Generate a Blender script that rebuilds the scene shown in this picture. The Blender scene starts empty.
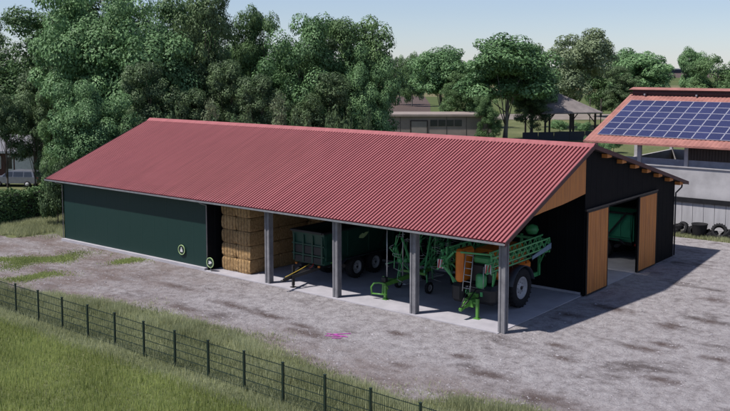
import bpy, math, random
import numpy as np
from mathutils import Vector, Matrix
random.seed(7)
R = math.radians
sc = bpy.context.scene
COL = sc.collection

# ------------------------------------------------------------------ helpers
def nodes(m):
    m.use_nodes = True
    nt = m.node_tree; nt.nodes.clear()
    return nt, nt.nodes, nt.links

def ramp(N, stops):
    r = N.new('ShaderNodeValToRGB')
    e = r.color_ramp.elements
    while len(e) < len(stops): e.new(.5)
    for i, (p, c) in enumerate(stops):
        e[i].position = p; e[i].color = (*c, 1) if len(c) == 3 else c
    return r

def tex(N, L, kind, scale, detail=4, rough=.6, vec=None, stretch=None):
    if vec is None:
        tc = N.new('ShaderNodeTexCoord'); vec = tc.outputs['Object']
    if stretch:
        mp = N.new('ShaderNodeMapping'); mp.inputs['Scale'].default_value = stretch
        L.new(vec, mp.inputs['Vector']); vec = mp.outputs[0]
    t = N.new('ShaderNodeTexNoise' if kind == 'noise' else 'ShaderNodeTexVoronoi')
    t.inputs['Scale'].default_value = scale
    if kind == 'noise':
        t.inputs['Detail'].default_value = detail; t.inputs['Roughness'].default_value = rough
    L.new(vec, t.inputs['Vector'])
    return t

def mat(name, c1, c2=None, scale=3., rough=.6, metal=0., bump=0., bscale=20., spec=.5, stretch=None, detail=5, trans=0.):
    m = bpy.data.materials.new(name); nt, N, L = nodes(m)
    out = N.new('ShaderNodeOutputMaterial'); b = N.new('ShaderNodeBsdfPrincipled')
    if c2 is None: c2 = tuple(x * .78 for x in c1)
    c1 = tuple(x * .76 for x in c1); c2 = tuple(x * .76 for x in c2)
    t = tex(N, L, 'noise', scale, detail, .6, stretch=stretch)
    r = ramp(N, [(.32, c2), (.66, c1)])
    L.new(t.outputs['Fac'], r.inputs[0]); L.new(r.outputs[0], b.inputs['Base Color'])
    b.inputs['Metallic'].default_value = metal
    rr = N.new('ShaderNodeMapRange'); rr.inputs[3].default_value = max(0, rough - .1); rr.inputs[4].default_value = min(1, rough + .12)
    L.new(t.outputs['Fac'], rr.inputs[0]); L.new(rr.outputs[0], b.inputs['Roughness'])
    b.inputs['Specular IOR Level'].default_value = spec
    if bump:
        t2 = tex(N, L, 'noise', bscale, 4, .6, stretch=stretch)
        bp = N.new('ShaderNodeBump'); bp.inputs['Strength'].default_value = bump; bp.inputs['Distance'].default_value = .03
        L.new(t2.outputs['Fac'], bp.inputs['Height']); L.new(bp.outputs[0], b.inputs['Normal'])
    L.new(b.outputs[0], out.inputs[0])
    return m

class MB:
    def __init__(s): s.v = []; s.f = []; s.m = []; s.s = []
    def add(s, vs, fs, mi=0, smooth=False):
        o = len(s.v); s.v += [tuple(p) for p in vs]
        for f in fs: s.f.append([i + o for i in f]); s.m.append(mi); s.s.append(smooth)
        return s
    def box(s, x0, x1, y0, y1, z0, z1, mi=0):
        return s.add([(x, y, z) for x in (x0, x1) for y in (y0, y1) for z in (z0, z1)],
                     [(0, 1, 3, 2), (4, 6, 7, 5), (0, 4, 5, 1), (2, 3, 7, 6), (0, 2, 6, 4), (1, 5, 7, 3)], mi)
    def bbox(s, x0, x1, y0, y1, z0, z1, b=.03, mi=0):   # box with chamfered edges all round
        vs = []; 
        for x, sx in ((x0, 1), (x1, -1)):
            for y, sy in ((y0, 1), (y1, -1)):
                for z, sz in ((z0, 1), (z1, -1)):
                    vs += [(x, y + sy * b, z + sz * b), (x + sx * b, y, z + sz * b), (x + sx * b, y + sy * b, z)]
        def I(i, j, k, a): return ((i * 2 + j) * 2 + k) * 3 + a
        fs = []
        for i in (0, 1): fs.append([I(i, 0, 0, 0), I(i, 0, 1, 0), I(i, 1, 1, 0), I(i, 1, 0, 0)])
        for j in (0, 1): fs.append([I(0, j, 0, 1), I(1, j, 0, 1), I(1, j, 1, 1), I(0, j, 1, 1)])
        for k in (0, 1): fs.append([I(0, 0, k, 2), I(0, 1, k, 2), I(1, 1, k, 2), I(1, 0, k, 2)])
        for j in (0, 1):
            for k in (0, 1): fs.append([I(0, j, k, 1), I(1, j, k, 1), I(1, j, k, 2), I(0, j, k, 2)])
        for i in (0, 1):
            for k in (0, 1): fs.append([I(i, 0, k, 0), I(i, 1, k, 0), I(i, 1, k, 2), I(i, 0, k, 2)])
        for i in (0, 1):
            for j in (0, 1): fs.append([I(i, j, 0, 0), I(i, j, 1, 0), I(i, j, 1, 1), I(i, j, 0, 1)])
        for i in (0, 1):
            for j in (0, 1):
                for k in (0, 1): fs.append([I(i, j, k, 0), I(i, j, k, 1), I(i, j, k, 2)])
        return s.add(vs, fs, mi)
    def bar(s, p, q, w=.05, h=None, mi=0, up=(0, 0, 1)):
        p = Vector(p); q = Vector(q); h = h or w; d = (q - p).normalized()
        u = Vector(up)
        if abs(d.dot(u)) > .98: u = Vector((0, 1, 0))
        a = d.cross(u).normalized() * w / 2; b = a.cross(d).normalized() * h / 2
        vs = [c + sa * a + sb * b for c in (p, q) for sa, sb in ((-1, -1), (1, -1), (1, 1), (-1, 1))]
        return s.add(vs, [(3, 2, 1, 0), (4, 5, 6, 7), (0, 1, 5, 4), (1, 2, 6, 5), (2, 3, 7, 6), (3, 0, 4, 7)], mi)
    def tube(s, pts, r, n=8, mi=0, cap=True):
        pts = [Vector(p) for p in pts]; rs = r if isinstance(r, (list, tuple)) else [r] * len(pts)
        vs = []; prev = None
        for i, p in enumerate(pts):
            d = (pts[min(i + 1, len(pts) - 1)] - pts[max(i - 1, 0)]).normalized()
            if prev is None:
                u = Vector((0, 0, 1)) if abs(d.z) < .9 else Vector((1, 0, 0))
                a = d.cross(u).normalized()
            else:
                a = (prev - d * prev.dot(d)).normalized()
            prev = a; b = d.cross(a)
            for k in range(n):
                t = 2 * math.pi * k / n
                vs.append(p + (a * math.cos(t) + b * math.sin(t)) * rs[i])
        fs = [(i * n + k, i * n + (k + 1) % n, (i + 1) * n + (k + 1) % n, (i + 1) * n + k) for i in range(len(pts) - 1) for k in range(n)]
        s.add(vs, fs, mi, True)
        if cap:
            o = len(s.v) - len(vs)
            s.f.append([o + k for k in range(n)][::-1]); s.m.append(mi); s.s.append(False)
            s.f.append([o + (len(pts) - 1) * n + k for k in range(n)]); s.m.append(mi); s.s.append(False)
        return s
    def lathe(s, prof, c, axis='x', n=28, mi=0, a0=0., a1=2 * math.pi, closed=True, smooth=True):
        # prof: list of (offset along axis, radius)
        vs = []; full = abs(a1 - a0 - 2 * math.pi) < 1e-6; m = n if full else n + 1
        for i in range(m):
            t = a0 + (a1 - a0) * i / n
            for o, r in prof:
                u, w = r * math.cos(t), r * math.sin(t)
                vs.append({'x': (c[0] + o, c[1] + u, c[2] + w), 'y': (c[0] + u, c[1] + o, c[2] + w), 'z': (c[0] + u, c[1] + w, c[2] + o)}[axis])
        k = len(prof); fs = []
        for i in range(n):
            j = (i + 1) % m
            for q in range(k - 1 + (1 if closed else 0)):
                q2 = (q + 1) % k
                fs.append((i * k + q, i * k + q2, j * k + q2, j * k + q))
        return s.add(vs, fs, mi, smooth)
    def prism(s, poly, axis, a, b, mi=0):   # poly in the other two coordinates
        def P(u, w, t): return {'x': (t, u, w), 'y': (u, t, w), 'z': (u, w, t)}[axis]
        n = len(poly)
        return s.add([P(u, w, a) for u, w in poly] + [P(u, w, b) for u, w in poly],
                     [list(range(n))[::-1], list(range(n, 2 * n))] + [(i, (i + 1) % n, n + (i + 1) % n, n + i) for i in range(n)], mi)
    def build(s, name, mats, parent=None):
        off = Vector((0, 0, 0)) if parent is None else base_of(parent)
        me = bpy.data.meshes.new(name)
        me.from_pydata([(x - off.x, y - off.y, z - off.z) for x, y, z in s.v], [], s.f)
        if not isinstance(mats, (list, tuple)): mats = [mats]
        for m in mats: me.materials.append(m)
        me.polygons.foreach_set('material_index', s.m)
        me.polygons.foreach_set('use_smooth', s.s)
        me.update()
        import bmesh
        bm = bmesh.new(); bm.from_mesh(me); bmesh.ops.recalc_face_normals(bm, faces=bm.faces); bm.to_mesh(me); bm.free()
        o = bpy.data.objects.new(name, me); COL.objects.link(o)
        if parent is not None: o.parent = parent
        return o

def base_of(o):
    v = Vector((0, 0, 0))
    while o is not None: v += o.location; o = o.parent
    return v

def tag(o, label=None, cat=None, group=None, kind=None):
    if label: o['label'] = label
    if cat: o['category'] = cat
    if group: o['group'] = group
    if kind: o['kind'] = kind
    return o

def thing(name, label, cat, loc=(0, 0, 0), group=None):
    o = bpy.data.objects.new(name, None); COL.objects.link(o); o.location = loc
    o.empty_display_size = .3
    return tag(o, label, cat, group)

def dup(o, parent=None, label=None, loc=None):
    c = o.copy(); COL.objects.link(c)
    if parent is not None: c.parent = parent
    for ch in list(o.children): dup(ch, c)
    if label: c['label'] = label
    if loc is not None: c.location = loc
    return c

def quads(name, P, tint, m, parent=None):
    """P: (n,k,3) polygons with k corners"""
    n, k = P.shape[:2]
    me = bpy.data.meshes.new(name)
    me.vertices.add(n * k); me.vertices.foreach_set('co', P.reshape(-1).astype(np.float32))
    me.loops.add(n * k); me.loops.foreach_set('vertex_index', np.arange(n * k, dtype=np.int32))
    me.polygons.add(n); me.polygons.foreach_set('loop_start', np.arange(0, n * k, k, dtype=np.int32))
    try: me.polygons.foreach_set('loop_total', np.full(n, k, dtype=np.int32))
    except Exception: pass
    a = me.attributes.new('tint', 'FLOAT', 'FACE'); a.data.foreach_set('value', tint.astype(np.float32))
    me.materials.append(m); me.update(calc_edges=True); me.validate()
    o = bpy.data.objects.new(name, me); COL.objects.link(o)
    if parent is not None: o.parent = parent
    return o

def leafmat(name, dark, light, transl=.25, rough=.55, objvar=.25):
    m = bpy.data.materials.new(name); nt, N, L = nodes(m)
    out = N.new('ShaderNodeOutputMaterial'); b = N.new('ShaderNodeBsdfPrincipled'); tr = N.new('ShaderNodeBsdfTranslucent'); mx = N.new('ShaderNodeMixShader')
    at = N.new('ShaderNodeAttribute'); at.attribute_name = 'tint'
    oi = N.new('ShaderNodeObjectInfo')
    ad = N.new('ShaderNodeMath'); ad.operation = 'MULTIPLY_ADD'; ad.inputs[1].default_value = objvar
    L.new(oi.outputs['Random'], ad.inputs[0]); L.new(at.outputs['Fac'], ad.inputs[2])
    sb = N.new('ShaderNodeMath'); sb.operation = 'SUBTRACT'; sb.inputs[1].default_value = objvar / 2
    L.new(ad.outputs[0], sb.inputs[0])
    r = ramp(N, [(0, dark), (1, light)]); L.new(sb.outputs[0], r.inputs[0])
    L.new(r.outputs[0], b.inputs['Base Color']); L.new(r.outputs[0], tr.inputs[0])
    b.inputs['Roughness'].default_value = rough; b.inputs['Specular IOR Level'].default_value = .25
    mx.inputs[0].default_value = transl
    L.new(b.outputs[0], mx.inputs[1]); L.new(tr.outputs[0], mx.inputs[2]); L.new(mx.outputs[0], out.inputs[0])
    return m

# ------------------------------------------------------------------ camera (calibrated) 
CAM = Vector((19.10, -33.35, 11.5)); YAW = .676; FPX = 902.; PITCH = math.atan((149 - 65) / FPX)
cd = bpy.data.cameras.new('camera'); cam = bpy.data.objects.new('camera', cd); COL.objects.link(cam); sc.camera = cam
cam.location = CAM; cam.rotation_euler = (math.pi / 2 - PITCH, 0, YAW)
cd.sensor_width = 36; cd.lens = FPX / 730 * 36; cd.shift_y = -(205.5 - 149) / 730
cd.clip_start = .1; cd.clip_end = 6000
FH = Vector((-math.sin(YAW), math.cos(YAW), 0)); RH = Vector((math.cos(YAW), math.sin(YAW), 0))
def at(px, depth):           # where a photo column stands at a depth from the photograph's camera
    p = CAM + FH * depth + RH * ((px - 365) / FPX * depth); return (p.x, p.y)
def hgt(y, depth): return 11.5 + (65 - y) * depth / FPX

# ------------------------------------------------------------------ light
w = bpy.data.worlds.new('World'); sc.world = w; w.use_nodes = True
N = w.node_tree.nodes; L = w.node_tree.links; bg = N['Background']
sky = N.new('ShaderNodeTexSky'); sky.sky_type = 'NISHITA'; sky.sun_disc = False
SD = Vector((-1.30, -2.02, 4.15)).normalized()
sky.sun_elevation = math.asin(SD.z); sky.sun_rotation = math.atan2(SD.x, SD.y)
sky.air_density = 1.0; sky.dust_density = .1; sky.ozone_density = 3; sky.altitude = 50
hsv = N.new('ShaderNodeHueSaturation'); hsv.inputs['Saturation'].default_value = .72
tint = N.new('ShaderNodeMix'); tint.data_type = 'RGBA'; tint.blend_type = 'MULTIPLY'; tint.inputs[0].default_value = 1; tint.inputs[7].default_value = (.90, .97, 1.17, 1)
L.new(sky.outputs[0], hsv.inputs['Color']); L.new(hsv.outputs[0], tint.inputs[6]); L.new(tint.outputs[2], bg.inputs[0]); bg.inputs[1].default_value = .07
sd = bpy.data.lights.new('sun', 'SUN'); so = bpy.data.objects.new('sun', sd); COL.objects.link(so)
sd.energy = 4.0; sd.angle = R(1.4); sd.color = (1, .95, .9)
so.rotation_euler = SD.to_track_quat('Z', 'Y').to_euler(); so.location = (0, -20, 40)
sc.view_settings.view_transform = 'Standard'; sc.view_settings.look = 'None'; sc.view_settings.exposure = .5; sc.view_settings.gamma = 1
sc.view_settings.use_curve_mapping = False
sc.cycles.max_bounces = 6; sc.cycles.transparent_max_bounces = 8; sc.cycles.use_denoising = True

# ------------------------------------------------------------------ materials
def ground_mat():
    m = bpy.data.materials.new('meadow ground'); nt, N, L = nodes(m)
    out = N.new('ShaderNodeOutputMaterial'); b = N.new('ShaderNodeBsdfPrincipled'); b.inputs['Roughness'].default_value = .95; b.inputs['Specular IOR Level'].default_value = .1
    t = tex(N, L, 'noise', .12, 6, .65); r = ramp(N, [(.3, (.075, .09, .04)), (.5, (.115, .13, .06)), (.7, (.165, .17, .085))])
    t2 = tex(N, L, 'noise', 3.5, 5, .7); r2 = ramp(N, [(.3, (.6, .6, .6)), (.7, (1.25, 1.25, 1.2))])
    mx = N.new('ShaderNodeMix'); mx.data_type = 'RGBA'; mx.blend_type = 'MULTIPLY'; mx.inputs[0].default_value = 1
    L.new(t.outputs['Fac'], r.inputs[0]); L.new(t2.outputs['Fac'], r2.inputs[0])
    L.new(r.outputs[0], mx.inputs[6]); L.new(r2.outputs[0], mx.inputs[7]); L.new(mx.outputs[2], b.inputs['Base Color'])
    bp = N.new('ShaderNodeBump'); bp.inputs['Distance'].default_value = .1; bp.inputs['Strength'].default_value = .6
    L.new(t2.outputs['Fac'], bp.inputs['Height']); L.new(bp.outputs[0], b.inputs['Normal']); L.new(b.outputs[0], out.inputs[0])
    return m

def yard_mat():
    m = bpy.data.materials.new('trodden stony yard'); nt, N, L = nodes(m)
    out = N.new('ShaderNodeOutputMaterial'); b = N.new('ShaderNodeBsdfPrincipled'); b.inputs['Roughness'].default_value = .9; b.inputs['Specular IOR Level'].default_value = .15
    tc = N.new('ShaderNodeTexCoord'); V = tc.outputs['Object']
    def mix(a, c, f, mode='MIX'):
        x = N.new('ShaderNodeMix'); x.data_type = 'RGBA'; x.blend_type = mode
        for s_, v in ((0, f), (6, a), (7, c)):
            if hasattr(v, 'type') and hasattr(v, 'is_output'): L.new(v, x.inputs[s_])
            elif s_ == 0: x.inputs[0].default_value = v
            else: x.inputs[s_].default_value = (*v, 1)
        return x.outputs[2]
    lump = tex(N, L, 'noise', 2.1, 7, .72, V, stretch=(1.0, .8, 1)); fine = tex(N, L, 'noise', 14, 6, .8, V); big = tex(N, L, 'noise', .16, 4, .6, V)
    lr = ramp(N, [(.34, (.225, .205, .208)), (.5, (.345, .322, .33)), (.66, (.425, .403, .413))]); L.new(lump.outputs['Fac'], lr.inputs[0])
    fr = ramp(N, [(.3, (.78, .77, .77)), (.7, (1.18, 1.18, 1.18))]); L.new(fine.outputs['Fac'], fr.inputs[0])
    c = mix(lr.outputs[0], fr.outputs[0], 1., 'MULTIPLY')
    # brown earth showing where the stones are thin
    br = ramp(N, [(.5, (0, 0, 0)), (.66, (1, 1, 1))]); L.new(big.outputs['Fac'], br.inputs[0])
    c = mix(c, (.17, .125, .10), br.outputs[0] if False else .0) if False else c
    stain = tex(N, L, 'noise', .42, 6, .68, V, stretch=(.55, 1.0, 1))
    sr = ramp(N, [(.535, (0, 0, 0)), (.66, (.75, .75, .75))]); L.new(stain.outputs['Fac'], sr.inputs[0])
    c = mix(c, (.062, .045, .042), sr.outputs[0])
    dn = tex(N, L, 'noise', 1.9, 8, .82, V)
    acc = None
    for (sx_, sy_, ax_, ay_) in ((-6.6, -5.3, 1.5, .5), (-7.4, -4.7, 1.0, .3), (-9.8, -4.4, 1.6, .4), (-12.5, -4.2, 1.6, .4), (.3, -3.8, .6, .35), (-3.5, -2.9, .7, .35), (-.9, -6.2, .6, .3), (5.6, 1.7, .9, .35), (2.0, 6.6, 1.3, .45), (1.0, 4.4, .8, .4), (5.3, 11.3, .7, .5), (6.0, 2.7, .8, .35), (2.6, -.1, .6, .3), (2.2, -4.9, 1.2, .5), (4.9, -5.8, 1.2, .5), (3.6, -1.5, .6, .3), (5.2, 5.5, .5, .7), (-17.5, -3.5, 1.8, .4), (-22, -4.4, 2.0, .35), (-26.0, -5.6, 2.2, .35), (7.5, -1.5, .9, .4), (8.3, 2.2, .8, .4), (6.3, 7.3, .5, .4), (-13.8, -6.1, 1.2, .3)):
        mp = N.new('ShaderNodeMapping'); mp.inputs['Location'].default_value = (-sx_ / ax_, -sy_ / ay_, 0); mp.inputs['Scale'].default_value = (1 / ax_, 1 / ay_, 1); L.new(V, mp.inputs[0])
        ln = N.new('ShaderNodeVectorMath'); ln.operation = 'LENGTH'; L.new(mp.outputs[0], ln.inputs[0])
        if acc is None: acc = ln.outputs['Value']
        else:
            mn = N.new('ShaderNodeMath'); mn.operation = 'MINIMUM'; L.new(acc, mn.inputs[0]); L.new(ln.outputs['Value'], mn.inputs[1]); acc = mn.outputs[0]
    ma_ = N.new('ShaderNodeMath'); ma_.operation = 'MULTIPLY_ADD'; ma_.inputs[1].default_value = 3.2; L.new(dn.outputs['Fac'], ma_.inputs[0]); L.new(acc, ma_.inputs[2])
    rs = ramp(N, [(.0, (.85, .85, .85)), (1, (0, 0, 0))]); mq = N.new('ShaderNodeMapRange'); mq.inputs[1].default_value = 1.75; mq.inputs[2].default_value = 2.9; L.new(ma_.outputs[0], mq.inputs[0]); L.new(mq.outputs[0], rs.inputs[0])
    c = mix(c, (.085, .058, .052), rs.outputs[0])
    # more earth towards the left and front verge
    sx = N.new('ShaderNodeSeparateXYZ'); L.new(V, sx.inputs[0])
    mr = N.new('ShaderNodeMapRange'); mr.inputs[1].default_value = -12; mr.inputs[2].default_value = -22; L.new(sx.outputs[0], mr.inputs[0])
    mr2 = N.new('ShaderNodeMapRange'); mr2.inputs[1].default_value = -4.6; mr2.inputs[2].default_value = -7.6; L.new(sx.outputs[1], mr2.inputs[0])
    mm = N.new('ShaderNodeMath'); mm.operation = 'MAXIMUM'; L.new(mr.outputs[0], mm.inputs[0]); L.new(mr2.outputs[0], mm.inputs[1])
    e = tex(N, L, 'noise', .55, 8, .75, V, stretch=(.6, 1.1, 1)); er = ramp(N, [(.38, (.15, .15, .15)), (.6, (1, 1, 1))]); L.new(e.outputs['Fac'], er.inputs[0])
    m3 = N.new('ShaderNodeMath'); m3.operation = 'MULTIPLY'; L.new(mm.outputs[0], m3.inputs[0]); L.new(er.outputs[0], m3.inputs[1])
    c = mix(c, (.19, .15, .138), m3.outputs[0])
    L.new(c, b.inputs['Base Color'])
    ma = N.new('ShaderNodeMath'); ma.operation = 'MULTIPLY_ADD'; ma.inputs[1].default_value = .22
    L.new(fine.outputs['Fac'], ma.inputs[0]); L.new(lump.outputs['Fac'], ma.inputs[2])
    bp = N.new('ShaderNodeBump'); bp.inputs['Distance'].default_value = .3; bp.inputs['Strength'].default_value = .9
    L.new(ma.outputs[0], bp.inputs['Height']); L.new(bp.outputs[0], b.inputs['Normal']); L.new(b.outputs[0], out.inputs[0])
    return m

M = {}
M['ground'] = ground_mat(); M['yard'] = yard_mat()
M['field'] = mat('far pale field', (.23, .20, .11), (.15, .15, .075), .02, .95, spec=.1)
M['field_green'] = mat('far green field', (.12, .145, .05), (.08, .11, .04), .02, .95, spec=.1)
M['plough'] = mat('far ploughed field', (.14, .10, .09), (.10, .075, .065), .02, .95, spec=.1)
M['track'] = mat('pale farm track', (.30, .26, .23), (.21, .18, .15), .3, .95, spec=.1)
M['hazy_wood'] = mat('far hazy woodland', (.075, .085, .105), (.055, .065, .08), .05, .95, spec=.1)  # bluish haze of distance mixed into the tree colour
M['concrete'] = mat('floor concrete', (.50, .48, .52), (.40, .385, .42), 1.2, .8, bump=.15, bscale=14)
M['post'] = mat('weathered post concrete', (.27, .265, .28), (.17, .165, .18), 2.5, .8, bump=.2, bscale=18)
M['roof'] = mat('red painted roof sheet', (.42, .135, .145), (.33, .102, .110), 1.6, .62, spec=.3, detail=8, stretch=(2.5, .22, .22))
M['rooftrim'] = mat('dark red roof trim', (.075, .016, .02), None, 2, .5)
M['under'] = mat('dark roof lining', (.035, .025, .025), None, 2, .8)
M['green_wall'] = mat('dark green wall sheet', (.011, .040, .034), (.010, .037, .032), 4, .5, spec=.3)
M['black_wall'] = mat('black stained cladding', (.006, .0072, .0095), (.004, .005, .007), 1.5, .75, spec=.12)
M['wood'] = mat('orange brown timber', (.78, .29, .065), (.52, .185, .045), 1.5, .6, bump=.15, bscale=16, stretch=(4, 4, .4))
M['pipe'] = mat('galvanised metal', (.42, .43, .46), (.30, .31, .34), 4, .45, metal=.4)
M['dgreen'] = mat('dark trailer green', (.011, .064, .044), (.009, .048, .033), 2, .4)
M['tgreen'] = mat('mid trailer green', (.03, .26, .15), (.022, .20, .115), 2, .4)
M['mgreen'] = mat('bright machine green', (.10, .44, .16), (.07, .34, .12), 3, .4)
M['lime'] = mat('lime green paint', (.12, .34, .06), (.09, .26, .045), 3, .4)
M['palelime'] = mat('pale lime mark', (.55, .75, .35), None, 3, .5)
M['orange'] = mat('orange tank plastic', (.88, .25, .025), (.72, .19, .02), 2, .4)
M['black'] = mat('black painted steel', (.013, .013, .016), None, 3, .5)
M['rubber'] = mat('tyre rubber', (.022, .022, .025), (.013, .013, .015), 5, .85, spec=.3, bump=.2, bscale=30)
M['rim'] = mat('pale wheel rim', (.50, .50, .52), (.36, .36, .38), 5, .45)
M['steel'] = mat('pale steel', (.62, .64, .65), (.45, .47, .48), 5, .4, metal=.5)
M['bluegrey'] = mat('blue grey plate', (.22, .32, .42), (.15, .24, .33), 5, .5)
M['fender'] = mat('dark blue grey plastic', (.03, .036, .05), None, 5, .5)
M['yellow'] = mat('yellow paint', (.6, .42, .06), None, 5, .5)
M['amber'] = mat('amber reflector', (.6, .2, .03), None, 5, .3)
M['redp'] = mat('red paint', (.5, .03, .025), None, 5, .4)
M['white'] = mat('white paint', (.75, .75, .75), (.62, .62, .63), 5, .5)
M['palegrey'] = mat('anodised grey frame', (.42, .42, .50), None, 3, .5)
M['magenta'] = mat('magenta icon colour', (.62, .10, .50), (.5, .06, .40), 9, .7)
M['fence'] = mat('dark green fence steel', (.012, .03, .022), None, 5, .5)
M['bark'] = mat('tree bark', (.13, .105, .085), (.07, .055, .045), 3, .9, bump=.5, bscale=12, stretch=(1, 1, .3))
M['palebark'] = mat('pale tree bark', (.26, .24, .21), (.15, .135, .12), 3, .9, bump=.4, bscale=12, stretch=(1, 1, .3))
M['wallgrey'] = mat('grey barn concrete', (.55, .535, .55), (.39, .38, .39), .9, .85, bump=.15, detail=8)
M['panelgrey'] = mat('pale grey wall sheet', (.56, .55, .57), (.44, .43, .45), 1.2, .7, stretch=(3, 3, .4))
M['tile'] = mat('weathered terracotta roof', (.46, .20, .165), (.30, .125, .105), 1.3, .8, bump=.2, detail=8)
M['brick'] = mat('brown red brick', (.13, .055, .045), (.085, .035, .03), 6, .85)
M['slate'] = mat('grey house roof', (.20, .20, .23), (.13, .13, .15), 2, .7)
M['browngrey'] = mat('grey brown shed wall', (.36, .295, .26), (.27, .22, .195), .6, .85)
M['thatch'] = mat('worn grey brown shingles', (.27, .235, .225), (.18, .155, .15), 1.2, .9, bump=.4)
M['darkwall'] = mat('dark slate panel', (.045, .05, .062), None, 2, .8)
M['silver'] = mat('silver car paint', (.22, .23, .27), None, 3, .3, metal=.3)
M['tarwood'] = mat('dark timber', (.05, .037, .03), None, 3, .8)

def glassy(name, c, rough=.12):
    m = bpy.data.materials.new(name); nt, N, L = nodes(m)
    out = N.new('ShaderNodeOutputMaterial'); b = N.new('ShaderNodeBsdfPrincipled')
    t = tex(N, L, 'noise', 2.0, 3); r = ramp(N, [(.3, tuple(x * .7 for x in c)), (.7, c)]); L.new(t.outputs['Fac'], r.inputs[0]); L.new(r.outputs[0], b.inputs['Base Color'])
    b.inputs['Roughness'].default_value = rough; b.inputs['Specular IOR Level'].default_value = .6
    L.new(b.outputs[0], out.inputs[0]); return m
M['glass'] = glassy('dark window glass', (.03, .035, .045))
M['blueglass'] = glassy('bluish window glass', (.22, .25, .30), .25)

def added_rooflight_mat():
    m = bpy.data.materials.new('added hall light sheet'); nt, N, L = nodes(m)
    out = N.new('ShaderNodeOutputMaterial'); a = N.new('ShaderNodeBsdfTranslucent'); b = N.new('ShaderNodeBsdfTransparent'); x = N.new('ShaderNodeMixShader'); x.inputs[0].default_value = .35
    a.inputs[0].default_value = (.8, .82, .82, 1); b.inputs[0].default_value = (.8, .82, .82, 1)
    L.new(a.outputs[0], x.inputs[1]); L.new(b.outputs[0], x.inputs[2]); L.new(x.outputs[0], out.inputs[0]); return m
M['added_rooflight'] = added_rooflight_mat()
def solar_mat():
    m = bpy.data.materials.new('blue solar cells'); nt, N, L = nodes(m)
    out = N.new('ShaderNodeOutputMaterial'); b = N.new('ShaderNodeBsdfPrincipled')
    tc = N.new('ShaderNodeTexCoord'); v = N.new('ShaderNodeTexVoronoi'); v.inputs['Scale'].default_value = 18; L.new(tc.outputs['Object'], v.inputs['Vector'])
    r = ramp(N, [(0, (.022, .024, .068)), (1, (.034, .037, .10))]); L.new(v.outputs['Color'], r.inputs[0])
    oi = N.new('ShaderNodeObjectInfo'); hs = N.new('ShaderNodeHueSaturation'); mr = N.new('ShaderNodeMapRange'); mr.inputs[3].default_value = .9; mr.inputs[4].default_value = 1.15
    L.new(oi.outputs['Random'], mr.inputs[0]); L.new(mr.outputs[0], hs.inputs['Value']); L.new(r.outputs[0], hs.inputs['Color'])
    L.new(hs.outputs[0], b.inputs['Base Color']); b.inputs['Roughness'].default_value = .22
    L.new(b.outputs[0], out.inputs[0]); return m
M['solar'] = solar_mat()

def straw_mat():
    m = bpy.data.materials.new('pressed straw'); nt, N, L = nodes(m)
    out = N.new('ShaderNodeOutputMaterial'); b = N.new('ShaderNodeBsdfPrincipled'); b.inputs['Roughness'].default_value = .95; b.inputs['Specular IOR Level'].default_value = .1
    t = tex(N, L, 'noise', 7, 6, .75, stretch=(1.5, 1.5, .85)); r = ramp(N, [(.3, (.16, .095, .042)), (.5, (.33, .21, .10)), (.72, (.50, .34, .18))])
    L.new(t.outputs['Fac'], r.inputs[0])
    oi = N.new('ShaderNodeObjectInfo'); hs = N.new('ShaderNodeHueSaturation'); mr = N.new('ShaderNodeMapRange'); mr.inputs[3].default_value = .8; mr.inputs[4].default_value = 1.1
    L.new(oi.outputs['Random'], mr.inputs[0]); L.new(mr.outputs[0], hs.inputs['Value']); L.new(r.outputs[0], hs.inputs['Color']); L.new(hs.outputs[0], b.inputs['Base Color'])
    bp = N.new('ShaderNodeBump'); bp.inputs['Distance'].default_value = .05; bp.inputs['Strength'].default_value = .8
    L.new(t.outputs['Fac'], bp.inputs['Height']); L.new(bp.outputs[0], b.inputs['Normal']); L.new(b.outputs[0], out.inputs[0]); return m
M['straw'] = straw_mat()

# ------------------------------------------------------------------ ground, fields, yard
def disc(name, x0, x1, y0, y1, z, m, nx=1, ny=1):
    me = bpy.data.meshes.new(name)
    vs = [(x0 + (x1 - x0) * i / nx, y0 + (y1 - y0) * j / ny, z) for i in range(nx + 1) for j in range(ny + 1)]
    fs = [(i * (ny + 1) + j, (i + 1) * (ny + 1) + j, (i + 1) * (ny + 1) + j + 1, i * (ny + 1) + j + 1) for i in range(nx) for j in range(ny)]
    me.from_pydata(vs, [], fs); me.materials.append(m)
    o = bpy.data.objects.new(name, me); COL.objects.link(o); o['kind'] = 'structure'; return o
disc('ground', -1600, 1600, -400, 1700, -.004, M['ground'], 20, 14)

def ragged(name, pts, z, m, amp, step, seed):
    rnd = random.Random(seed); out = []
    n = len(pts)
    for i in range(n):
        a = Vector(pts[i]); b = Vector(pts[(i + 1) % n]); k = max(1, int((b - a).length / step)); nn = Vector((b.y - a.y, a.x - b.x)).normalized()
        for j in range(k):
            p = a.lerp(b, j / k) + nn * (rnd.uniform(-amp, amp)); out.append((p.x, p.y, z))
    me = bpy.data.meshes.new(name); me.from_pydata(out, [], [list(range(len(out)))]); me.materials.append(m)
    o = bpy.data.objects.new(name, me); COL.objects.link(o); o['kind'] = 'structure'; return o
YARD = [(-44, -9.5), (-30, -9.6), (-23, -9.5), (-19.5, -8.2), (-16, -7.5), (-11, -7.3), (-7.5, -7.5), (-4.5, -8.3), (-1.2, -9.0), (1.6, -9.1), (3.0, -7.6), (5, -7.2), (8, -8.5), (14, -9), (40, -9), (40, 26.7), (1.5, 26.5), (-8, 27), (-38, 26), (-38, 8), (-35.4, 1.2), (-36.5, -1.6), (-44, -3.2)]
ragged('yard', YARD, 0., M['yard'], .22, .45, 3)

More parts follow.
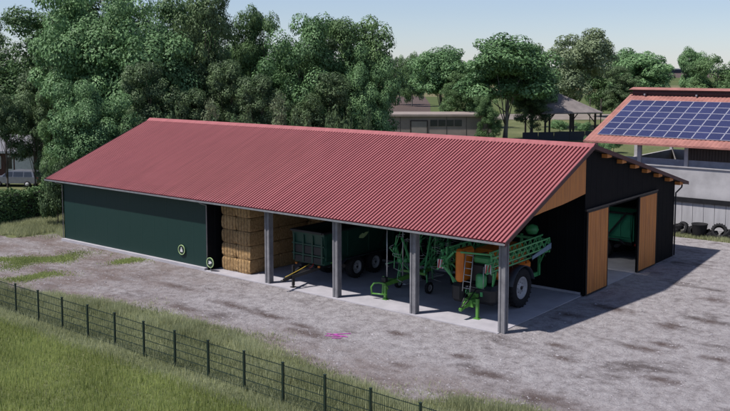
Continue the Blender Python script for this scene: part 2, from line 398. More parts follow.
# far fields, each a thin sheet a little above the one below
def strip(name, px0, px1, d0, d1, z, m):
    a = at(px0, d0); b = at(px1, d0); c = at(px1, d1); d = at(px0, d1)
    ragged(name, [a, b, c, d], z, m, (d1 - d0) * .02, 60, 5)
strip('pale_field', 100, 1100, 330, 520, .05, M['field'])
strip('green_field', 60, 1100, 215, 330, .045, M['field_green'])
strip('stubble_field', 200, 1200, 520, 820, .055, M['field_green'])
strip('ploughed_field', -300, 1400, 820, 1450, .06, M['plough'])
strip('farm_track', 430, 760, 190, 212, .05, M['track'])
strip('earth_bank', 380, 425, 200, 330, .07, M['plough'])
# far woodland belt that closes the horizon: one ragged ridge of tree tops
rnd = random.Random(11); mb = MB()
prev = None; NN = 420
ring = []
for i in range(NN + 1):
    px = -700 + 2200 * i / NN
    d = 1250 + 60 * math.sin(i * .05)
    a = at(px, d); b = at(px, d + 40)
    h = 6.6 + 1.1 * math.sin(i * .11) + .8 * math.sin(i * .37) + rnd.uniform(-.5, .5)
    ring.append([(a[0], a[1], -.1), (a[0], a[1], h * .8), (b[0], b[1], h), (b[0], b[1], -.1)])
vs = [p for r_ in ring for p in r_]
mb.add(vs, [(i * 4 + k, (i + 1) * 4 + k, (i + 1) * 4 + k + 1, i * 4 + k + 1) for i in range(NN) for k in range(3)])
o = mb.build('distant_woodland', M['hazy_wood']); tag(o, 'low dark band of woodland along the far horizon', 'woodland', kind='stuff')

# ------------------------------------------------------------------ machine shed
RY, RZ = 8.04, 7.60; EY, EZ = -.55, 4.06; BY, BZ = 21.55, 4.42; XL, XR = -34.17, .33
def zf(y): return EZ + (RZ - EZ) * (y - EY) / (RY - EY)      # top of roof plane
def zb(y): return RZ + (BZ - RZ) * (y - RY) / (BY - RY)
shed = thing('machine_shed', 'long open fronted farm shed with red corrugated roof and dark green and black walls', 'farm shed', (-16.5, 10, 0))
def corr(y0, z0, y1, z1, name, per=.209, hgt_=.125, th=.03, XL=XL, XR=XR):
    n = int(round((XR - XL) / per)); per = (XR - XL) / n; prof = []
    for i in range(n):
        x = XL + i * per
        prof += [(x, 0), (x + per * .44, 0), (x + per * .46, hgt_), (x + per * .96, hgt_), (x + per * .98, 0)]
    prof.append((XR, 0))
    v = []; k = len(prof)
    for (y, z) in ((y0, z0), (y1, z1)):
        for x, dz in prof: v.append((x, y, z + dz))
    for (y, z) in ((y0, z0), (y1, z1)):
        for x, dz in prof: v.append((x, y, z + dz - .012))
    f = [(i, i + 1, k + i + 1, k + i) for i in range(k - 1)] + [(2 * k + i, 3 * k + i, 3 * k + i + 1, 2 * k + i + 1) for i in range(k - 1)]
    f += [(i, 2 * k + i, 2 * k + i + 1, i + 1) for i in range(k - 1)]
    b = MB(); b.add(v, f)
    return b
mb = corr(EY, EZ - .10, RY, RZ - .10, 'f')
LY0, LY1, LX0, LX1 = 11.0, 15.5, -10., -1.4  # opening cut for the light sheet added over the hall
for (ya, yb, xa, xb) in ((RY, LY0, XL, XR), (LY1, BY, XL, XR), (LY0, LY1, XL, LX0), (LY0, LY1, LX1, XR)):
    m2 = corr(ya, zb(ya) - .10, yb, zb(yb) - .10, 'b', XL=xa, XR=xb); mb.add(m2.v, m2.f)
roof = mb.build('roof', M['roof'], shed)
# lining board below the sheets, ridge cap, verge trim, gutter
mb = MB()
mb.prism([(EY + .03, zf(EY + .03) - .12), (RY, RZ - .12), (RY, RZ - .17), (EY + .03, zf(EY + .03) - .17)], 'x', XL + .02, XR - .02)
for (ya, yb, xa, xb) in ((RY + .002, LY0, XL + .02, XR - .02), (LY1, BY - .03, XL + .02, XR - .02), (LY0 + .002, LY1 - .002, XL + .02, LX0), (LY0 + .002, LY1 - .002, LX1, XR - .02)):
    mb.prism([(ya, zb(ya) - .12), (yb, zb(yb) - .12), (yb, zb(yb) - .17), (ya, zb(ya) - .17)], 'x', xa, xb)
mb.build('lining', M['under'], roof)
mb = corr(LY0, zb(LY0) - .09, LY1, zb(LY1) - .09, 'l', XL=LX0, XR=LX1); mb.build('added_rooflight', M['added_rooflight'], roof)  # unseen translucent roof sheet added to brighten the hall
mb = MB(); mb.prism([(RY - .28, zf(RY - .28) + .005), (RY, RZ + .06), (RY + .28, zb(RY + .28) + .015), (RY + .28, zb(RY + .28) + .03), (RY, RZ + .085), (RY - .28, zf(RY - .28) + .02)], 'x', XL - .03, XR + .03)
mb.build('ridge_cap', M['roof'], roof)
for x0, x1 in ((XR + .002, XR + .04), (XL - .04, XL - .002)):
    mb = MB()
    mb.prism([(EY - .02, zf(EY) + .02), (RY, RZ + .03), (RY, RZ - .20), (EY - .02, zf(EY) - .18)], 'x', x0, x1)
    mb.prism([(RY + .001, RZ + .03), (BY + .02, zb(BY) + .02), (BY + .02, zb(BY) - .18), (RY + .001, RZ - .20)], 'x', x0, x1)
    mb.build('verge_trim', M['rooftrim'], roof)
mb = MB()
mb.prism([(EY - .11, EZ - .02), (EY - .095, EZ - .02), (EY - .085, EZ - .10), (EY - .01, EZ - .10), (EY - .002, EZ - .06), (EY + .012, EZ - .06), (EY + .005, EZ - .115), (EY - .10, EZ - .115)], 'x', XL, XR)
mb.build('gutter', M['pipe'], roof)
mb = MB()
mb.prism([(BY + .11, BZ - .02), (BY + .095, BZ - .02), (BY + .085, BZ - .10), (BY + .01, BZ - .10), (BY + .002, BZ - .06), (BY - .012, BZ - .06), (BY - .005, BZ - .115), (BY + .10, BZ - .115)], 'x', XL, XR)
mb.build('gutter', M['pipe'], roof)
# purlin ends under the back slope and gable overhang
for y in (9.9, 11.8, 13.55, 15.25, 17.0, 18.75, 20.45):
    mb = MB(); z = zb(y) - .14
    mb.box(-.6, XR - .03, y - .26, y + .30, z - .20, z); mb.build('purlin_end', M['wood'], roof)
for y in (1.2, 3.4, 5.6, 7.6):
    mb = MB(); z = zf(y) - .15
    mb.box(XL + .1, -.12, y - .05, y + .05, z - .2, z); mb.build('purlin', M['tarwood'], roof)
# floor and plinth
mb = MB(); mb.box(-18.98, -.12, -.28, 7.90, -.05, .035); mb.box(-32.9, -.02, 8.06, 20.1, -.05, .034); mb.build('floor_slab', M['concrete'], shed)
mb = MB(); mb.box(-33.05, -19.0, -.22, .1, -.05, .16); mb.build('plinth', M['concrete'], shed)
# ribbed wall builder: thin sheet with standing seams
def sheet(b, axis, a0, a1, pos, zlow, ztop, sgn, step=.3, th=.06, rib=.018):
    """axis 'x': wall runs along x at y=pos; ztop is a function of the running coordinate"""
    n = max(1, int((a1 - a0) / step)); st = (a1 - a0) / n
    def P(a, off, z): return (a, pos + off, z) if axis == 'x' else (pos + off, a, z)
    zt = ztop if callable(ztop) else (lambda a: ztop)
    pts = []
    for i in range(n + 1):
        a = a0 + i * st
        if 0 < i < n: pts += [(a - .03, 0), (a - .015, rib), (a + .015, rib), (a + .03, 0)]
        else: pts.append((a, 0))
    vs = []
    for a, off in pts: vs += [P(a, sgn * off, zlow), P(a, sgn * off, zt(a))]
    for a, off in pts: vs += [P(a, -sgn * th, zlow), P(a, -sgn * th, zt(a))]
    k = len(pts); fs = []
    for i in range(k - 1):
        fs.append((2 * i, 2 * i + 2, 2 * i + 3, 2 * i + 1)); fs.append((2 * k + 2 * i, 2 * k + 2 * i + 1, 2 * k + 2 * i + 3, 2 * k + 2 * i + 2))
        fs.append((2 * i, 2 * k + 2 * i, 2 * k + 2 * i + 2, 2 * i + 2)); fs.append((2 * i + 1, 2 * i + 3, 2 * k + 2 * i + 3, 2 * k + 2 * i + 1))
    fs.append((0, 1, 2 * k + 1, 2 * k)); e = 2 * k - 2; fs.append((e, 2 * k + e, 2 * k + e + 1, e + 1))
    b.add(vs, fs)
mb = MB(); sheet(mb, 'x', -33.0, -19.0, 0, .16, zf(0) - .15, -1, step=1.1, rib=.004)
mb.build('front_wall', M['green_wall'], shed)
mb = MB(); sheet(mb, 'y', .0, 7.9, -18.9, .036, lambda a: zf(a) - .15, 1, .5); mb.build('partition_wall', M['black_wall'], shed)
mb = MB(); sheet(mb, 'x', -33, -.02, 8.0, .036, zf(7.92) - .15, -1, .5); mb.build('spine_wall', M['black_wall'], shed)
mb = MB(); mb.box(-18.8, -.2, 7.92, 7.975, .036, .16); mb.build('spine_plinth', M['concrete'], shed)
D0, D1, D2, D3, DH = 7.98, 10.36, 14.55, 17.04, 4.27
mb = MB(); sheet(mb, 'y', 7.85, D1, 0, 0, lambda a: min(zf(a), zb(a)) - .15, 1, .62, rib=.005)
sheet(mb, 'y', D1, D2, 0, DH - .1, lambda a: zb(a) - .15, 1, .62, rib=.005)
sheet(mb, 'y', D2, 20.2, 0, 0, lambda a: zb(a) - .15, 1, .62, rib=.005); mb.build('gable_wall', M['black_wall'], shed)
mb = MB(); sheet(mb, 'x', -33, -.07, 20.2, 0, zb(20.2) - .15, 1, .5); mb.build('back_wall', M['black_wall'], shed)
mb = MB(); sheet(mb, 'y', 0, 20.1, -33.0, 0, lambda a: min(zf(a), zb(a)) - .15, -1, .5); mb.build('end_wall', M['green_wall'], shed)
# timber gable panel with an arched lower edge
arch = [(.35, 4.28), (1.4, 4.55), (2.5, 4.74), (3.4, 4.82), (4.4, 4.88), (5.3, 4.93), (6.5, 5.04), (7.84, 5.18)]
mb = MB(); mb.prism([(7.84, zf(7.84) - .16), (.35, zf(.35) - .16)] + arch, 'x', -.06, 0)
gp = mb.build('gable_panel', M['wood'], shed)
# sliding doors
for a, b_ in ((D0, D1), (D2, D3)):
    mb = MB(); n = 8
    for i in range(n):
        u0 = a + (b_ - a) * i / n; u1 = a + (b_ - a) * (i + 1) / n - .015
        mb.box(.075, .115 + .004 * (i % 2), u0, u1, .10, DH - .06)
    d = mb.build('sliding_door', M['wood'], shed)
    mb = MB()
    for (y0, y1, z0, z1) in ((a - .05, b_ + .05, DH - .055, DH + .02), (a - .05, a - .002, .05, DH - .06), (b_ + .002, b_ + .05, .05, DH - .06), (a, b_, .05, .095)): mb.box(.06, .135, y0, y1, z0, z1)
    mb.build('frame', M['tarwood'], d)
mb = MB(); mb.box(.02, .12, D0 - .2, D3 + .2, DH + .03, DH + .13); mb.build('door_rail', M['black'], shed)
# front posts: concrete with a shallow groove in two faces
for i in range(4):
    x = -14.13 + i * 4.71; x = min(x, -.02); mb = MB(); a = .16; g_ = .035; ww = .07
    sec = [(-a, -a), (-ww, -a), (-ww, -a + g_), (ww, -a + g_), (ww, -a), (a, -a), (a, -ww), (a - g_, -ww), (a - g_, ww), (a, ww), (a, a), (-a, a)]
    mb.prism([(x - .02 + u, v + .02) for u, v in sec], 'z', -.1, zf(0) - .32)
    mb.build('post', M['post'], shed)
mb = MB(); mb.box(-18.84, -.02, -.06, .09, zf(0) - .32, zf(0) - .17); mb.build('eave_beam', M['tarwood'], shed)
for x in (-14.15, -9.44, -4.73):                       # rafters from post to spine wall
    mb = MB(); mb.prism([(.1, zf(.1) - .36), (7.9, zf(7.9) - .36), (7.9, zf(7.9) - .62), (.1, zf(.1) - .56)], 'x', x - .06, x + .06); mb.build('rafter', M['tarwood'], shed)
for x in (-33.03, -18.95):
    mb = MB(); mb.tube([(x, EY - .04, EZ - .12), (x, EY + .1, EZ - .2), (x, -.06, EZ - .36), (x, -.06, .12)], .03, 8); mb.build('downpipe', M['pipe'], shed)
mb = MB(); mb.tube([(-.05, BY + .05, BZ - .12), (-.02, BY - .1, BZ - .35), (.03, 20.45, BZ - .55), (.05, 20.27, BZ - .55), (.05, 20.27, .05)], .045, 8); mb.build('downpipe', M['black'], shed)

# ------------------------------------------------------------------ floating game icons built as round plates
def game_icon(x, y, z, r, label, kind, stand):
    t = thing('game_icon', label, 'icon', (x, y, 0), 'round green ringed game icons')
    mb = MB(); mb.lathe([(0, .001), (0, r * .84), (-.02, r * .84), (-.02, .001)], (x, y, z), 'y', 28, closed=False, smooth=False); mb.build('plate', M['fence'], t)
    mb = MB(); mb.lathe([(-.03, r * .88), (-.03, r), (.005, r), (.005, r * .88)], (x, y, z), 'y', 32, smooth=False); mb.build('ring', M['palelime'], t)
    mb = MB(); s = r
    if kind == 'load':
        mb.prism([(x - .42 * s, z - .42 * s), (x + .42 * s, z - .42 * s), (x + .28 * s, z + .12 * s), (x - .28 * s, z + .12 * s)], 'y', y - .03, y - .0205)
        mb.prism([(x - .13 * s, z + .13 * s), (x + .13 * s, z + .13 * s), (x + .13 * s, z + .5 * s), (x - .13 * s, z + .5 * s)], 'y', y - .03, y - .0205)
    else:
        mb.prism([(x - .55 * s, z - .2 * s), (x - .1 * s, z - .32 * s), (x + .55 * s, z - .02 * s), (x + .2 * s, z + .3 * s), (x - .45 * s, z + .28 * s), (x - .2 * s, z + .05 * s)], 'y', y - .03, y - .0205)
    mb.build('symbol', M['white'], t)
    if stand:
        mb = MB(); mb.tube([(x, y + .03, .036), (x, y + .03, z - r * .8)], .02, 8); mb.lathe([(0, .001), (0, .12), (.02, .12), (.03, .001)], (x, y + .03, .036), 'z', 16, closed=False); mb.build('stand', M['pipe'], t)  # stand added to hold up the floating icon
    return t
game_icon(-21.1, -.075, .92, .29, 'round green ringed sign with a white weight symbol fixed on the green wall', 'load', False)
game_icon(-18.62, -.12, .52, .29, 'round green ringed sign with a white arrow on a short stand beside the bales', 'arrow', True)

# ------------------------------------------------------------------ straw bales
BW, BL, BH = 1.13, 2.34, .775
def make_bale():
    b = MB(); nx, ny, nz = 6, 10, 4; rnd = random.Random(2)
    import bmesh
    bm = bmesh.new(); bmesh.ops.create_cube(bm, size=1); bmesh.ops.subdivide_edges(bm, edges=bm.edges[:], cuts=5, use_grid_fill=True)
    for v in bm.verts:
        p = v.co; 
        sq = 1 - .035 * ((abs(p.x * 2) ** 4) * (abs(p.z * 2) ** 4)) - .025 * (abs(p.y * 2) ** 6) * (abs(p.z * 2) ** 4)
        p.x *= BW * sq; p.y *= BL * sq; p.z *= BH * sq
        for c in range(3): p[c] += rnd.uniform(-.008, .008)
        # twine grooves
    me = bpy.data.meshes.new('straw'); bm.to_mesh(me); bm.free(); me.materials.append(M['straw'])
    for p in me.polygons: p.use_smooth = False
    return me
bale_me = make_bale()
tw = MB()
for x in (-.36, -.12, .12, .36):
    tw.box(x - .006, x + .006, -BL / 2 - .012, -BL / 2 - .002, -BH / 2, BH / 2); tw.box(x - .006, x + .006, BL / 2 + .002, BL / 2 + .012, -BH / 2, BH / 2)
twine_ob = tw.build('twine', M['tarwood']); twine_me = twine_ob.data; bpy.data.objects.remove(twine_ob)
cols = []
for r_ in range(3):
    for c_ in range(4):
        if c_ < 2 or r_ == 2: cols.append((r_, c_))
lay = ['bottom', 'second', 'middle', 'fourth', 'top']
rown = ['front row', 'middle row', 'back row']
coln = ['against the black partition', 'second from the black partition', 'third from the black partition', 'nearest the parked dark trailer']
for r_, c_ in cols:
    for k in range(5):
        x = -18.5 + BW / 2 + c_ * (BW + .006) + random.uniform(-.012, .012); y = .65 + BL / 2 + r_ * (BL + .02) + random.uniform(-.02, .02); z = .036 + BH / 2 + k * (BH + .003)
        t = thing('straw_bale', f'{lay[k]} straw bale of the {rown[r_]} stack {coln[c_]}' if k not in (1, 3) else f'{lay[k]} straw bale up in the {rown[r_]} stack {coln[c_]}', 'straw bale', (x, y, z - BH / 2), 'big square straw bales stacked in the shed')
        o = bpy.data.objects.new('straw', bale_me); COL.objects.link(o); o.parent = t; o.location = (0, 0, BH / 2); 
        if (r_ + c_ + k) % 2: o.rotation_euler = (0, 0, math.pi)
        o2 = bpy.data.objects.new('twine', twine_me); COL.objects.link(o2); o2.parent = t; o2.location = (0, 0, BH / 2)

# ------------------------------------------------------------------ wheels and trailers
def wheel(parent, c, r, wd, out, lugs=22, rimm='rim', name='wheel'):
    """out = +1/-1 side of the visible face on x"""
    x, y, z = c; rr = r * .56
    mb = MB(); h = wd / 2
    mb.lathe([(-h * .8, rr), (-h, rr + .05), (-h, r * .88), (-h * .75, r * .965), (h * .75, r * .965), (h, r * .88), (h, rr + .05), (h * .8, rr)], c, 'x', 40)
    for i in range(lugs):
        a = 2 * math.pi * i / lugs
        for s in (-1, 1):
            aa = a + (0 if s < 0 else math.pi / lugs)
            p = (x + s * h * .08, y + math.cos(aa + .09) * r * .975, z + math.sin(aa + .09) * r * .975); q = (x + s * h * .95, y + math.cos(aa - .05) * r * .955, z + math.sin(aa - .05) * r * .955)
            mb.bar(p, q, .05 * r + .015, .055 * r, up=(0, math.cos(aa), math.sin(aa)))
    wh = mb.build(name, M['rubber'], parent)
    mb = MB(); o = out * h
    mb.lathe([(o * .75, rr + .01), (o * .82, rr + .005), (o * .72, rr * .86), (o * .35, rr * .78), (o * .30, rr * .42), (o * .62, rr * .30), (o * .66, .001)], c, 'x', 32, closed=False)
    mb.lathe([(-o * .75, rr + .01), (-o * .3, rr * .7), (-o * .3, .001)], c, 'x', 24, closed=False)
    rm = mb.build('rim', M[rimm], wh)
    mb = MB(); mb.lathe([(o * .667, .001), (o * .667, rr * .18), (o * .85, rr * .16), (o * .85, .001)], c, 'x', 12, closed=False)
    for i in range(8):
        a = i * math.pi / 4; cc = (x, y + math.cos(a) * rr * .5, z + math.sin(a) * rr * .5)
        mb.lathe([(o * .40, .02), (o * .48, .02), (o * .48, .001)], cc, 'x', 6, closed=False)
    mb.build('hub', M['black'], wh)
    return wh

def dump_trailer(label, X, Y, green, group=None):
    """origin under the middle of the front wall, body runs to +y"""
    G = M[green]; t = thing('dump_trailer', label, 'trailer', (X, Y, 0), group)
    Wd = 1.12; L_ = 6.0; z0 = 1.12; z1 = 2.78; X0 = X; 
    mb = MB()
    for s in (-1, 1): mb.box(X + s * .45 - .06, X + s * .45 + .06, Y - .1, Y + L_ - .2, .82, 1.05)
    for y in (.3, 1.5, 2.9, 4.5, 5.6): mb.box(X - .39, X + .39, Y + y, Y + y + .1, .86, 1.0)
    for y in (2.65, 4.25): mb.bar((X - .8, Y + y, .6), (X + .8, Y + y, .6), .11)
    mb.box(X - .7, X - .5, Y + 2.2, Y + 4.7, .62, .8); mb.box(X + .5, X + .7, Y + 2.2, Y + 4.7, .62, .8)
    mb.build('chassis', M['black'], t)
    # hopper: outer shell with thickness, open at the top
    mb = MB(); lo = Wd - .10; hi = Wd + .0
    def rect(hw, y0, y1, z): return [(X - hw, Y + y0, z), (X + hw, Y + y0, z), (X + hw, Y + y1, z), (X - hw, Y + y1, z)]
    vs = rect(lo, .10, L_, z0) + rect(hi, .10, L_, z0 + .35) + rect(hi, 0, L_ + .08, z1) + rect(hi - .06, .06, L_ + .02, z1) + rect(hi - .06, .16, L_ - .06, z0 + .4) + rect(lo - .06, .2, L_ - .1, z0 + .06)
    fs = [(0, 3, 2, 1)]
    for k in range(5):
        for i in range(4): fs.append((k * 4 + i, k * 4 + (i + 1) % 4, k * 4 + 4 + (i + 1) % 4, k * 4 + 4 + i))
    fs.append((20, 21, 22, 23)); mb.add(vs, fs); body = mb.build('body', G, t)
    mb = MB()
    for s in (-1, 1):
        x = X + s * (Wd + .03)
        for i in range(2): 
            z = (1.30, 1.42)[i]; mb.box(min(x, x - s * .03), max(x, x - s * .03), Y + .12, Y + L_, z, z + .05)
        for y in (.15, 1.9, 3.7, 5.3, L_ - .1): mb.box(min(x + s * .02, x - s * .03), max(x + s * .02, x - s * .03), Y + y - .05, Y + y + .06, z0 + .28, z1 - .08)
    for x in (-.98, -.32, .32, .98): mb.box(X + x - .05, X + x + .05, Y - .05, Y + .06, z0 + .1, z1 - .15)
    for z in (1.55, 2.1): mb.box(X - Wd, X + Wd, Y - .035, Y + .05, z, z + .07)
    mb.build('rib', G, body)
    mb = MB(); 
    for s in (-1, 1): mb.bbox(X + s * Wd - .07, X + s * Wd + .07, Y - .12, Y + L_ + .12, z1, z1 + .1, .015)
    mb.bbox(X - Wd + .07, X + Wd - .07, Y - .16, Y + .1, z1, z1 + .12, .015); mb.bbox(X - Wd + .07, X + Wd - .07, Y + L_ - .02, Y + L_ + .12, z1, z1 + .1, .015)
    mb.build('rim_rail', M['black'], body)
    # dark recessed panels of the front wall
    mb = MB(); 
    for x0, x1 in ((-.92, -.38), (-.26, .26), (.38, .92)):
        mb.box(X + x0, X + x1, Y - .005, Y + .06, 1.66, 2.06); mb.box(X + x0, X + x1, Y - .02, Y + .05, 1.2, 1.5)
    mb.build('front_panel', M['black'], body)
    for s in (-1, 1):
        mb = MB(); mb.bar((X + s * (Wd + .06), Y + 5.75, 2.9), (X + s * (Wd + .06), Y + 4.6, 1.5), .07, .09); mb.build('tailgate_arm', M['black'], t)
    mb = MB(); mb.box(X - 1.06, X + 1.06, Y + L_ + .085, Y + L_ + .14, 1.2, 2.72)
    for x in (-.7, 0, .7): mb.box(X + x - .04, X + x + .04, Y + L_ + .145, Y + L_ + .19, 1.25, 2.7)
    mb.build('tailgate', G, t)
    # sill strip and mudguard
    for s in (-1, 1):
        mb = MB(); mb.box(X + s * 1.12 - .12, X + s * 1.12 + .12, Y + 1.7, Y + 5.3, 1.235, 1.28)
        mb.bar((X + s * 1.12, Y + 5.3, 1.26), (X + s * 1.12, Y + 5.65, 1.0), .24, .03); mb.bar((X + s * 1.12, Y + 1.7, 1.26), (X + s * 1.12, Y + 1.4, 1.05), .24, .03)
        mb.build('mudguard', M['fender'], t)
    # drawbar
    mb = MB()
    for s in (-1, 1): mb.bar((X + s * .55, Y + .2, .92), (X + .0 + s * .06, Y - 1.35, .66), .12, .17)
    mb.bar((X, Y - 1.15, .68), (X, Y - 1.85, .58), .14, .14); mb.lathe([(-.03, .05), (-.03, .1), (.03, .1), (.03, .05)], (X, Y - 1.95, .57), 'z', 14)
    mb.box(X - .3, X + .3, Y - .35, Y - .2, .74, .86); mb.build('drawbar', M['black'], t)
    mb = MB(); mb.tube([(X + .18, Y - .12, 1.15), (X + .1, Y - .6, .98), (X + .05, Y - 1.3, .82), (X, Y - 1.75, .72)], .022, 6); mb.build('hose', M['yellow'], t)
    mb = MB(); mb.box(X - .2, X - .1, Y - 1.05, Y - .92, .12, 1.2); mb.box(X - .27, X - .03, Y - 1.12, Y - .86, .037, .065); mb.tube([(X - .15, Y - .985, .06), (X - .15, Y - .985, .2)], .035, 8); mb.build('jack', M['black'], t)
    for s in (-1, 1):
        mb = MB(); mb.bbox(X + s * .8 - .07, X + s * .8 + .07, Y - .09, Y - .03, 1.02, 1.12, .01); mb.build('marker_light', M['amber'], t)
        mb = MB(); mb.bbox(X + s * .85 - .13, X + s * .85 + .13, Y + L_ + .15, Y + L_ + .22, .92, 1.05, .01); mb.build('tail_lamp', M['redp'], t)
        mb = MB(); mb.box(X + s * (Wd + .02) - .01, X + s * (Wd + .02) + .03, Y + .5, Y + .72, 1.2, 1.26); mb.build('reflector', M['lime'], t)
    # leaf shaped lime mark on each side
    for s in (-1, 1):
        x = X + s * (Wd + .004); mb = MB(); y = Y + 3.25; z = 2.3; S = 1.0
        mb.prism([(y - .42, z - .10), (y - .05, z - .16), (y + .22, z - .04), (y + .45, z + .14), (y + .12, z + .14), (y + .02, z + .07), (y - .12, z + .13), (y - .34, z + .04)], 'x', min(x, x + s * .012), max(x, x + s * .012)); mb.build('emblem', M['palelime'], t)
    for y in (2.65, 4.25):
        for s in (-1, 1): wheel(t, (X + s * 1.0, Y + y, .62 + .036), .62, .42, s)
    mb = MB(); mb.tube([(X + .4, Y - .02, 1.2), (X + .4, Y - .12, 1.05), (X + .25, Y - .2, .95)], .02, 6); mb.build('brake_line', M['redp'], t)
    return t
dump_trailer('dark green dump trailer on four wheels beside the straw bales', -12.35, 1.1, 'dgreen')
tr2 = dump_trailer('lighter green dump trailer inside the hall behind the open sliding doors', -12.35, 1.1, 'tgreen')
tr2.location = (-7.35, 18.15, 0); tr2.rotation_euler = (0, 0, -math.pi / 2)

# ------------------------------------------------------------------ hay tedder, folded
def tedder():
    t = thing('hay_tedder', 'bright green folded hay tedder with upright spidery tine arms', 'farm implement', (-7.3, 3.5, 0))
    G = M['mgreen']; X = -7.45
    mb = MB(); mb.bar((X - .05, 1.25, .72), (X + .2, 3.3, .86), .17, .2); mb.bar((X + .2, 3.3, .86), (X + .3, 6.5, 1.0), .17, .2)
    mb.bar((X - .55, 3.4, 1.0), (X + 1.0, 3.4, 1.0), .12); mb.bar((X - .5, 5.6, 1.0), (X + 1.0, 5.6, 1.0), .12)
    mb.build('main_beam', M['lime'], t)
    mb = MB()
    mb.tube([(X - .45, .85, .25), (X - .48, .85, .62), (X - .35, .9, .82), (X - .1, 1.0, .86), (X + .15, 1.15, .8), (X + .25, 1.25, .55)], .045, 8)
    mb.tube([(X - .45, .85, .3), (X + .3, 1.05, .3)], .04, 8); mb.bar((X, 1.15, .3), (X - .02, 1.25, 1.15), .09, .07); mb.bar((X, 1.2, 1.1), (X + .05, 2.2, .8), .05, .05)
    mb.build('hitch_frame', M['lime'], t)
    mb = MB(); mb.box(X + .1, X + .22, 1.1, 1.22, .06, .75); mb.box(X + .02, X + .3, 1.02, 1.3, .037, .06); mb.build('jack', M['lime'], t)
    mb = MB(); mb.bbox(X - .12, X + .14, 1.15, 1.4, .85, 1.12, .03); mb.build('gearbox', M['black'], t)
    # tall pale rods
    for (x, y, z0, z1) in ((X + .1, 1.35, .9, 3.55), (X + .18, 2.55, .95, 3.62), (X + .32, 6.3, 1.0, 2.2)):
        mb = MB(); mb.tube([(x, y, z0), (x - .03, y + .05, (z0 + z1) / 2), (x, y, z1)], .03, 6); mb.build('rod', M['steel'], t)
    # rotors folded upright
    def rotor(cx, cy, cz, tilt, yaw, seed):
        rt = bpy.data.objects.new('rotor', None)
        mb = MB(); rnd = random.Random(seed)
        mb.lathe([(-.1, .001), (-.1, .13), (.1, .13), (.1, .001)], (0, 0, 0), 'x', 14, closed=False)
        n = 6; tips = []
        for i in range(n):
            a = 2 * math.pi * i / n + rnd.uniform(0, .3)
            p = Vector((0, math.cos(a), math.sin(a))) * .1; q = Vector((.12, math.cos(a) * .98, math.sin(a) * .98))
            mb.tube([p, q], .026, 6); tips.append((q, a))
        rot = Matrix.Translation((cx, cy, cz)) @ Matrix.Rotation(yaw, 4, 'Z') @ Matrix.Rotation(tilt, 4, 'Y')
        mb.v = [tuple(rot @ Vector(v)) for v in mb.v]; ob = mb.build('rotor', G, t)
        mb = MB()
        for q, a in tips:
            for s in (-1, 1):
                tang = Vector((0, -math.sin(a), math.cos(a)))
                p1 = q + tang * s * .05; p2 = p1 + Vector((.42, math.cos(a) * .12, math.sin(a) * .12)) + tang * s * .03
                mb.tube([q, p1, p2], .010, 4)
        mb.v = [tuple(rot @ Vector(v)) for v in mb.v]; mb.build('tine', M['steel'], ob)
        mb = MB(); w_ = rot @ Vector((.42, 0, -.35)); 
        return ob
    k = 0
    for (cx, cy, cz, tl, yw) in ((X - .1, 2.3, 2.35, .1, .4), (X + .05, 2.5, 1.75, -.15, -.3), (X + .65, 4.2, 2.2, .15, .9), (X + .7, 4.3, 1.55, .0, .5), (X + .2, 5.6, 2.3, -.1, .9), (X + .9, 5.7, 1.7, .2, 1.2), (X + .45, 3.6, 2.6, .3, .2), (X + .95, 4.9, 2.3, .1, .1), (X - .1, 3.2, 1.6, .2, 1.4)):
        rotor(cx, cy, cz, tl, yw, k); k += 1
    for (p, q) in (((X - .4, 3.4, 1.0), (X - .25, 2.5, 2.6)), ((X + .9, 3.4, 1.0), (X + .75, 4.2, 2.9)), ((X + .9, 5.6, 1.0), (X + .8, 5.7, 2.8)), ((X, 5.6, 1.0), (X + .2, 5.5, 2.9)), ((X + .2, 3.5, 1.0), (X + .15, 2.5, 2.9)), ((X + .2, 3.4, .95), (X + .6, 4.6, 2.0)), ((X + .3, 4.6, 1.0), (X + .9, 5.8, 2.1))):
        mb = MB(); mb.bar(p, q, .08, .09); mb.bar((p[0], p[1], p[2] + .2), ((p[0] + q[0]) / 2 + .2, (p[1] + q[1]) / 2 + .2, (p[2] + q[2]) / 2), .045); mb.build('arm', G, t)
    for (x, y) in ((X - .6, 3.4), (X + 1.1, 3.4), (X - .55, 5.7), (X + 1.1, 5.7)): 
        mb = MB(); mb.bar((x, y, .3), (x, y - .05, 1.0), .06); mb.build('wheel_fork', G, t)
        wheel(t, (x + (.1 if x > X else -.1), y, .3 + .036), .3, .16, 1 if x > X else -1, 12)
    mb = MB(); mb.box(X + .95, X + 1.4, 6.2, 6.24, 1.2, 1.62)
    wb = mb.build('warning_board', M['white'], t)
    mb = MB()
    for i in range(3):
        u = X + .97 + i * .15; mb.prism([(u, 1.22), (u + .07, 1.22), (u + .13, 1.60), (u + .06, 1.60)], 'y', 6.19, 6.199)
    mb.build('stripe', M['redp'], wb)
    mb = MB(); mb.bar((X + .3, 6.3, 1.05), (X + 1.2, 6.28, 1.3), .05); mb.build('board_arm', G, t)
    return t
tedder()

